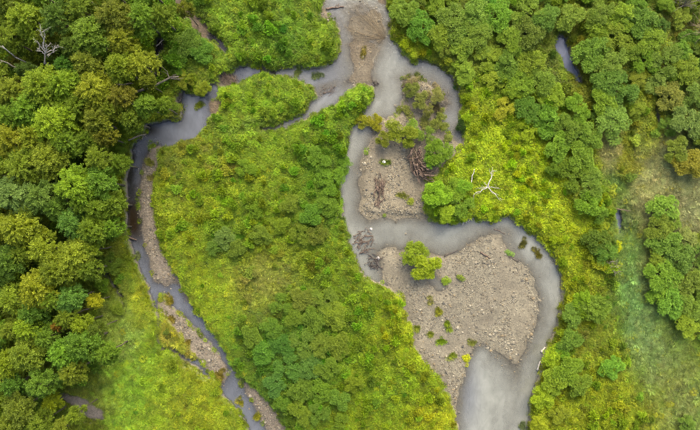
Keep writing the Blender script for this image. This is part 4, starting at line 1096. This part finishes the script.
def pile(label, px, py, rx, ry, n, mat, rad=(0.03, 0.09), name='driftwood_pile', ang=None, hgt=0.5, lens=(0.5, 1.0), group='driftwood tangles stranded in the river'):
    g = max(gz(px, py), 0.0); p = P(px, py, 0)
    e = obj(name, None, loc=(p.x, p.y, g)); e.empty_display_size = 0.2
    for i in range(n):
        a = r.uniform(0, 6.28); q = math.sqrt(r.uniform(0, 1))
        c = np.array((math.cos(a) * q * rx * S, math.sin(a) * q * ry * S, r.uniform(0.03, hgt * (1.1 - q * 0.7))))
        th = r.uniform(0, 3.14) if ang is None else r.normal(ang, 0.45)
        L_ = max(rx, ry) * S * r.uniform(*lens)
        d = np.array((math.cos(th), math.sin(th), r.normal(0, 0.15))) * L_ * 0.5
        rd = r.uniform(*rad)
        obj('branch', tubes_mesh('branch', fork(r, c - d, c + d, rd, 3, 0, 0.05)), mat, e)
    return tag(e, label, 'driftwood', group)


pile('upright brown driftwood tangle on the upper gravel bar', 380, 192, 5, 14, 26, M_brown, (0.05, 0.14), ang=1.4)
pile('wide brown driftwood tangle standing in the left channel', 365, 241, 9, 12, 34, M_brown, (0.03, 0.09), ang=0.7)
pile('dark driftwood tangle with pale bits below the wide brown one', 374, 261, 9, 7, 26, M_dark, (0.04, 0.1))
pile('white driftwood stuck on the bank below the snag', 463, 221, 5, 3, 12, M_bleach, (0.04, 0.09))
pile('dark dead brush at the upper left corner of the pool', 178, 95, 5, 7, 20, M_dark, (0.03, 0.07))
pile('dark heap of debris at the tip of the grassy spit', 375, 83, 3, 4, 14, M_dark, (0.04, 0.08))
pile('brown brush on the head of the upper bar', 408, 86, 5, 10, 24, M_brown, (0.03, 0.07), hgt=0.9)
pile('grey brown brush on the right of the upper bar', 442, 97, 7, 9, 24, M_grey, (0.02, 0.06), hgt=0.9)
pile('brown wrack on the submerged bar of the side channel', 328, 90, 8, 5, 16, M_brown, (0.02, 0.05), ang=0.6, hgt=0.2)
pile('grey dead brush right of the dense thicket', 606, 266, 7, 8, 26, M_grey, (0.03, 0.06), hgt=2.4)
pile('brown debris on the bank above the white driftwood', 472, 212, 4, 4, 12, M_brown, (0.03, 0.07))
pile('muddy dead stalks between the pool and the small puddle', 228, 78, 9, 4, 22, M_brown, (0.02, 0.05), hgt=0.9)
# curved root mass round the green bush
e = obj('root_mass', None, loc=tuple(P(415, 165, 0.3))); e.empty_display_size = 0.2; tag(e, 'curved mass of brown roots wrapped round the left of a green bush', 'driftwood')
for i in range(48):
    rr = r.uniform(13, 24); a0 = math.radians(r.uniform(140, 245)); a1 = a0 + math.radians(r.uniform(15, 60)); dr = r.normal(0, 5)
    pth = []
    for t in np.linspace(a0, a1, 7):
        pth.append(((434 - 415 + (rr + dr * (t - a0)) * math.cos(t) + r.normal(0, 0.8)) * S, (165 - 156 + (rr + dr * (t - a0)) * 1.05 * math.sin(t) + r.normal(0, 0.8)) * S, r.uniform(0.2, 1.5)))
    obj('root', tubes_mesh('root', [(np.array(pth), np.linspace(r.uniform(0.06, 0.14), 0.035, 7), 5)]), M_brown, e)
# washed-over dead bush at the top of the river: long fanned twigs streaming from its root
def fan(name, label, px, py, targets, n, mat, rad, hgt, spreadpx, cat='dead bush'):
    p = P(px, py, 0); g = max(gz(px, py), 0.0)
    e_ = obj(name, None, loc=(p.x, p.y, g)); tag(e_, label, cat)
    for i in range(n):
        t = targets[i % len(targets)]
        b = P(t[0] + r.normal(0, spreadpx), t[1] + r.normal(0, spreadpx), 0) - p
        L_ = b.length
        mid = np.array((b.x * 0.5 + r.normal(0, 0.12) * L_, b.y * 0.5 + r.normal(0, 0.12) * L_, hgt * r.uniform(0.5, 1.2)))
        q0, q1, q2 = np.array((0, 0, 0.05)) + r.normal(0, 0.12, 3) * np.array((1, 1, 0.3)), mid, np.array((b.x, b.y, hgt * r.uniform(0.05, 0.6)))
        tt = np.linspace(0, 1, 7)[:, None]
        path = (1 - tt) ** 2 * q0 + 2 * tt * (1 - tt) * q1 + tt ** 2 * q2
        tb = [(path, np.linspace(rad, rad * 0.3, 7), 4)]
        for _ in range(4):
            j = int(r.integers(2, 6)); d = (path[j] - path[j - 1]); d = d / np.linalg.norm(d) + r.normal(0, 0.35, 3) * np.array((1, 1, 0.3))
            tb.append((wiggle(path[j], path[j] + d * L_ * r.uniform(0.15, 0.35), 4, 0.03, r), np.linspace(rad * 0.5, rad * 0.2, 4), 4))
        obj('twig', tubes_mesh('twig', tb), mat, e_)
    return e_


fan('dead_bush', 'large tan dead bush fanned out by the current at the top of the river', 384, 38, [(350, 14), (356, 6), (364, 4), (372, 8), (350, 24), (352, 34), (366, 20), (360, 44), (372, 46)], 42, M_twig, 0.016, 0.22, 7)
fan('dead_bush', 'pale straw dead shrub near the right edge at the top', 695, 38, [(682, 30), (688, 26), (700, 28), (708, 36), (690, 46), (702, 46), (684, 40)], 40, M_twig, 0.04, 3.6, 3)
fan('dead_bush', 'grey bare branches above the straw dead shrub at top right', 676, 10, [(665, 4), (670, 0), (682, 2), (690, 8), (684, 16), (668, 14)], 26, M_grey, 0.04, 3.6, 3)

# ------------------------------------------------------------------ weeds and tussocks growing on the bars
def tussock(label, px, py, rp, c, kind='grass', name='weed_clump', group='weed clumps on bars and shallows'):
    n_ = max(9, int(rp * rp * 0.7))
    an = r.uniform(0, 3.14); gx = r.normal(0, 0.55, n_) * rp * S; gy = r.normal(0, 0.28, n_) * rp * S
    gx, gy = gx * math.cos(an) - gy * math.sin(an), gx * math.sin(an) + gy * math.cos(an)
    q = np.hypot(gx, gy); a = np.arctan2(gy, gx)
    src = [m for m in (hm[10:14] if kind == 'grass' else hm[0:6])]
    V, T = [], []
    for i in range(n_):
        m = src[int(r.integers(0, len(src)))]
        co = np.empty(len(m.vertices) * 3, np.float32); m.vertices.foreach_get('co', co); co = co.reshape(-1, 3)
        th = r.uniform(0, 6.28); sc_ = r.uniform(0.45, 0.95)
        R_ = np.array([[math.cos(th), -math.sin(th), 0], [math.sin(th), math.cos(th), 0], [0, 0, 1]])
        V.append(co @ R_.T * sc_ + np.array((q[i] * math.cos(a[i]), q[i] * math.sin(a[i]), 0)))
        tn = np.empty(len(m.vertices), np.float32); m.attributes['tint'].data.foreach_get('value', tn); T.append(np.clip(tn + r.normal(0, 0.12), 0, 1))
    V = np.concatenate(V); T = np.concatenate(T); k = len(V) // 4
    f = np.arange(4 * k).reshape(k, 4); tri = np.concatenate([f[:, [0, 1, 2]], f[:, [0, 2, 3]]])
    m = mesh_from('weed_clump', V, tri); set_attr(m, 'tint', T); m.materials.append(M_leaf)
    p = P(px, py, 0)
    o = obj(name, m, loc=(p.x, p.y, max(gz(px, py), 0.0))); o.color = (*leafcol(c, KT * 1.45), 1)
    return tag(o, label, 'weeds', group)


for (lb, px, py, rp, c, kd) in [
    ('olive tussock in the right channel, the upper one of two', 523, 243, 4.6, (116, 116, 58), 'grass'), ('brownish green tussock in the right channel, the lower of two', 537, 254, 5.0, (122, 118, 54), 'grass'),
    ('tiny green weed clump at the upper right rim of the wide bar', 509, 253, 3.2, (124, 156, 76), 'herb'), ('green weed clump just below the yellow bush on the wide bar', 445, 281, 4.5, (128, 154, 54), 'herb'),
    ('small green clump right of the yellow bush on the wide bar', 460, 277, 2.8, (124, 140, 64), 'herb'), ('long strip of green weeds above the little slot pool', 447, 325, 4.2, (136, 158, 48), 'grass'), ('green weed clump left of the little slot pool', 441, 341, 4.6, (130, 160, 46), 'grass'),
    ('bright yellow green weed clump at the lower tip of the wide bar', 466, 358, 5.2, (168, 174, 36), 'herb'), ('sparse green weeds under the little slot pool', 453, 356, 4.0, (140, 158, 62), 'grass'), ('sparse olive weeds at the water edge above the bright clump', 471, 341, 4.0, (138, 146, 72), 'grass'),
    ('olive weeds in the upper middle of the wide bar', 438, 311, 4.0, (150, 154, 60), 'grass'), ('pale weeds on the left side of the wide bar', 430, 300, 3.6, (156, 156, 86), 'grass'), ('small weeds at the left bank of the wide bar', 417, 329, 3.0, (140, 154, 66), 'grass'), ('faint weeds between strip and left bank', 431, 334, 3.2, (142, 154, 66), 'grass'),
    ('green weeds round the white stone on the upper bar', 386, 163, 3.4, (128, 148, 62), 'grass'), ('sparse weeds in the middle of the upper bar', 402, 196, 4.0, (140, 146, 70), 'grass'), ('olive weeds right of the sparse ones on the upper bar', 411, 201, 4.5, (130, 142, 56), 'herb'),
    ('upper tuft in the foot of the left stream', 241, 402, 4.2, (140, 140, 50), 'grass'), ('lower tuft in the foot of the left stream', 257, 416, 4.6, (144, 146, 50), 'grass'), ('brown green tussock at the neck of the left stream', 220, 375, 6.0, (138, 128, 60), 'grass'),
    ('round green islet of grass in the upper pool', 200, 88, 6.5, (142, 168, 40), 'herb'), ('low green islet of weeds in the middle of the pool', 199, 105, 4.4, (130, 144, 58), 'grass'), ('pale green water weeds at the stream edge below the brown pool', 138, 256, 3.6, (134, 146, 90), 'grass'),
    ('floating green weeds in the upper inlet', 318, 75, 5.0, (126, 142, 84), 'grass'), ('small floating weeds left in the upper inlet', 297, 73, 4.0, (130, 146, 80), 'grass'), ('tan green tuft on the sand spit', 363, 54, 3.6, (150, 140, 70), 'grass'), ('green water plants at the lower right bank', 523, 427, 4.0, (120, 136, 84), 'grass'), ('green weed by the right bank of the bend', 456, 88, 3.2, (110, 150, 90), 'grass'),
    ('brown brush weeds at the head of the upper bar', 412, 82, 5.5, (128, 120, 76), 'herb'), ('olive weeds in the middle of the upper bar head', 424, 97, 6.0, (126, 122, 70), 'herb'), ('greyish weeds at the right rim of the upper bar head', 437, 88, 5.0, (138, 128, 92), 'herb'),
    ('olive green weeds above the curved roots', 424, 122, 6.5, (118, 122, 60), 'herb'), ('brown weeds beside the small backwater', 436, 108, 5.0, (128, 120, 80), 'grass'), ('dark weeds left of the curved roots', 407, 112, 5.5, (116, 122, 58), 'herb'), ('green weeds right of the curved roots', 447, 140, 5.5, (116, 128, 58), 'herb'),
    ('olive brown weeds on the left stream bar', 172, 320, 4.5, (146, 134, 62), 'grass'), ('straw brown weeds lower on the left stream bar', 188, 343, 4.5, (148, 136, 62), 'grass'), ('olive weeds beside the thin left channel', 170, 302, 5.0, (156, 146, 66), 'grass'), ('green streak of grass along the head of the left bar', 150, 162, 4.5, (144, 148, 72), 'grass'), ('second streak of grass on the left bar', 152, 178, 4.0, (146, 142, 80), 'grass')]:
    tussock(lb, px, py, rp, c, kd)

# two larger pale stones
def boulder(label, px, py, d, c):
    m = sm[5].copy(); m.materials.clear()
    mt, nt_, out_ = new_mat('pale_boulder'); p_ = nt_.nodes.new('ShaderNodeBsdfPrincipled'); nn = nt_.nodes.new('ShaderNodeTexNoise'); nn.inputs['Scale'].default_value = 6
    rp_ = nt_.nodes.new('ShaderNodeValToRGB'); rp_.color_ramp.elements[0].color = (*lin(c, 0.6), 1); rp_.color_ramp.elements[1].color = (*lin(c, 0.95), 1)
    nt_.links.new(nn.outputs['Fac'], rp_.inputs[0]); nt_.links.new(rp_.outputs[0], p_.inputs['Base Color']); p_.inputs['Roughness'].default_value = 0.85; nt_.links.new(p_.outputs[0], out_.inputs[0])
    m.materials.append(mt)
    p = P(px, py, 0); o = obj('boulder', m, loc=(p.x, p.y, max(gz(px, py), 0) + d * 0.15)); o.scale = (d, d, d); o.rotation_euler = (0, 0, r.uniform(0, 6))
    return tag(o, label, 'stone', 'pale boulders')


boulder('white stone among weeds on the upper gravel bar', 384, 162, 0.55, (214, 210, 202))
boulder('pale stone caught in the dark driftwood tangle', 378, 258, 0.5, (196, 194, 190))
boulder('white stone among the wide brown driftwood tangle', 371, 229, 0.4, (150, 146, 140))
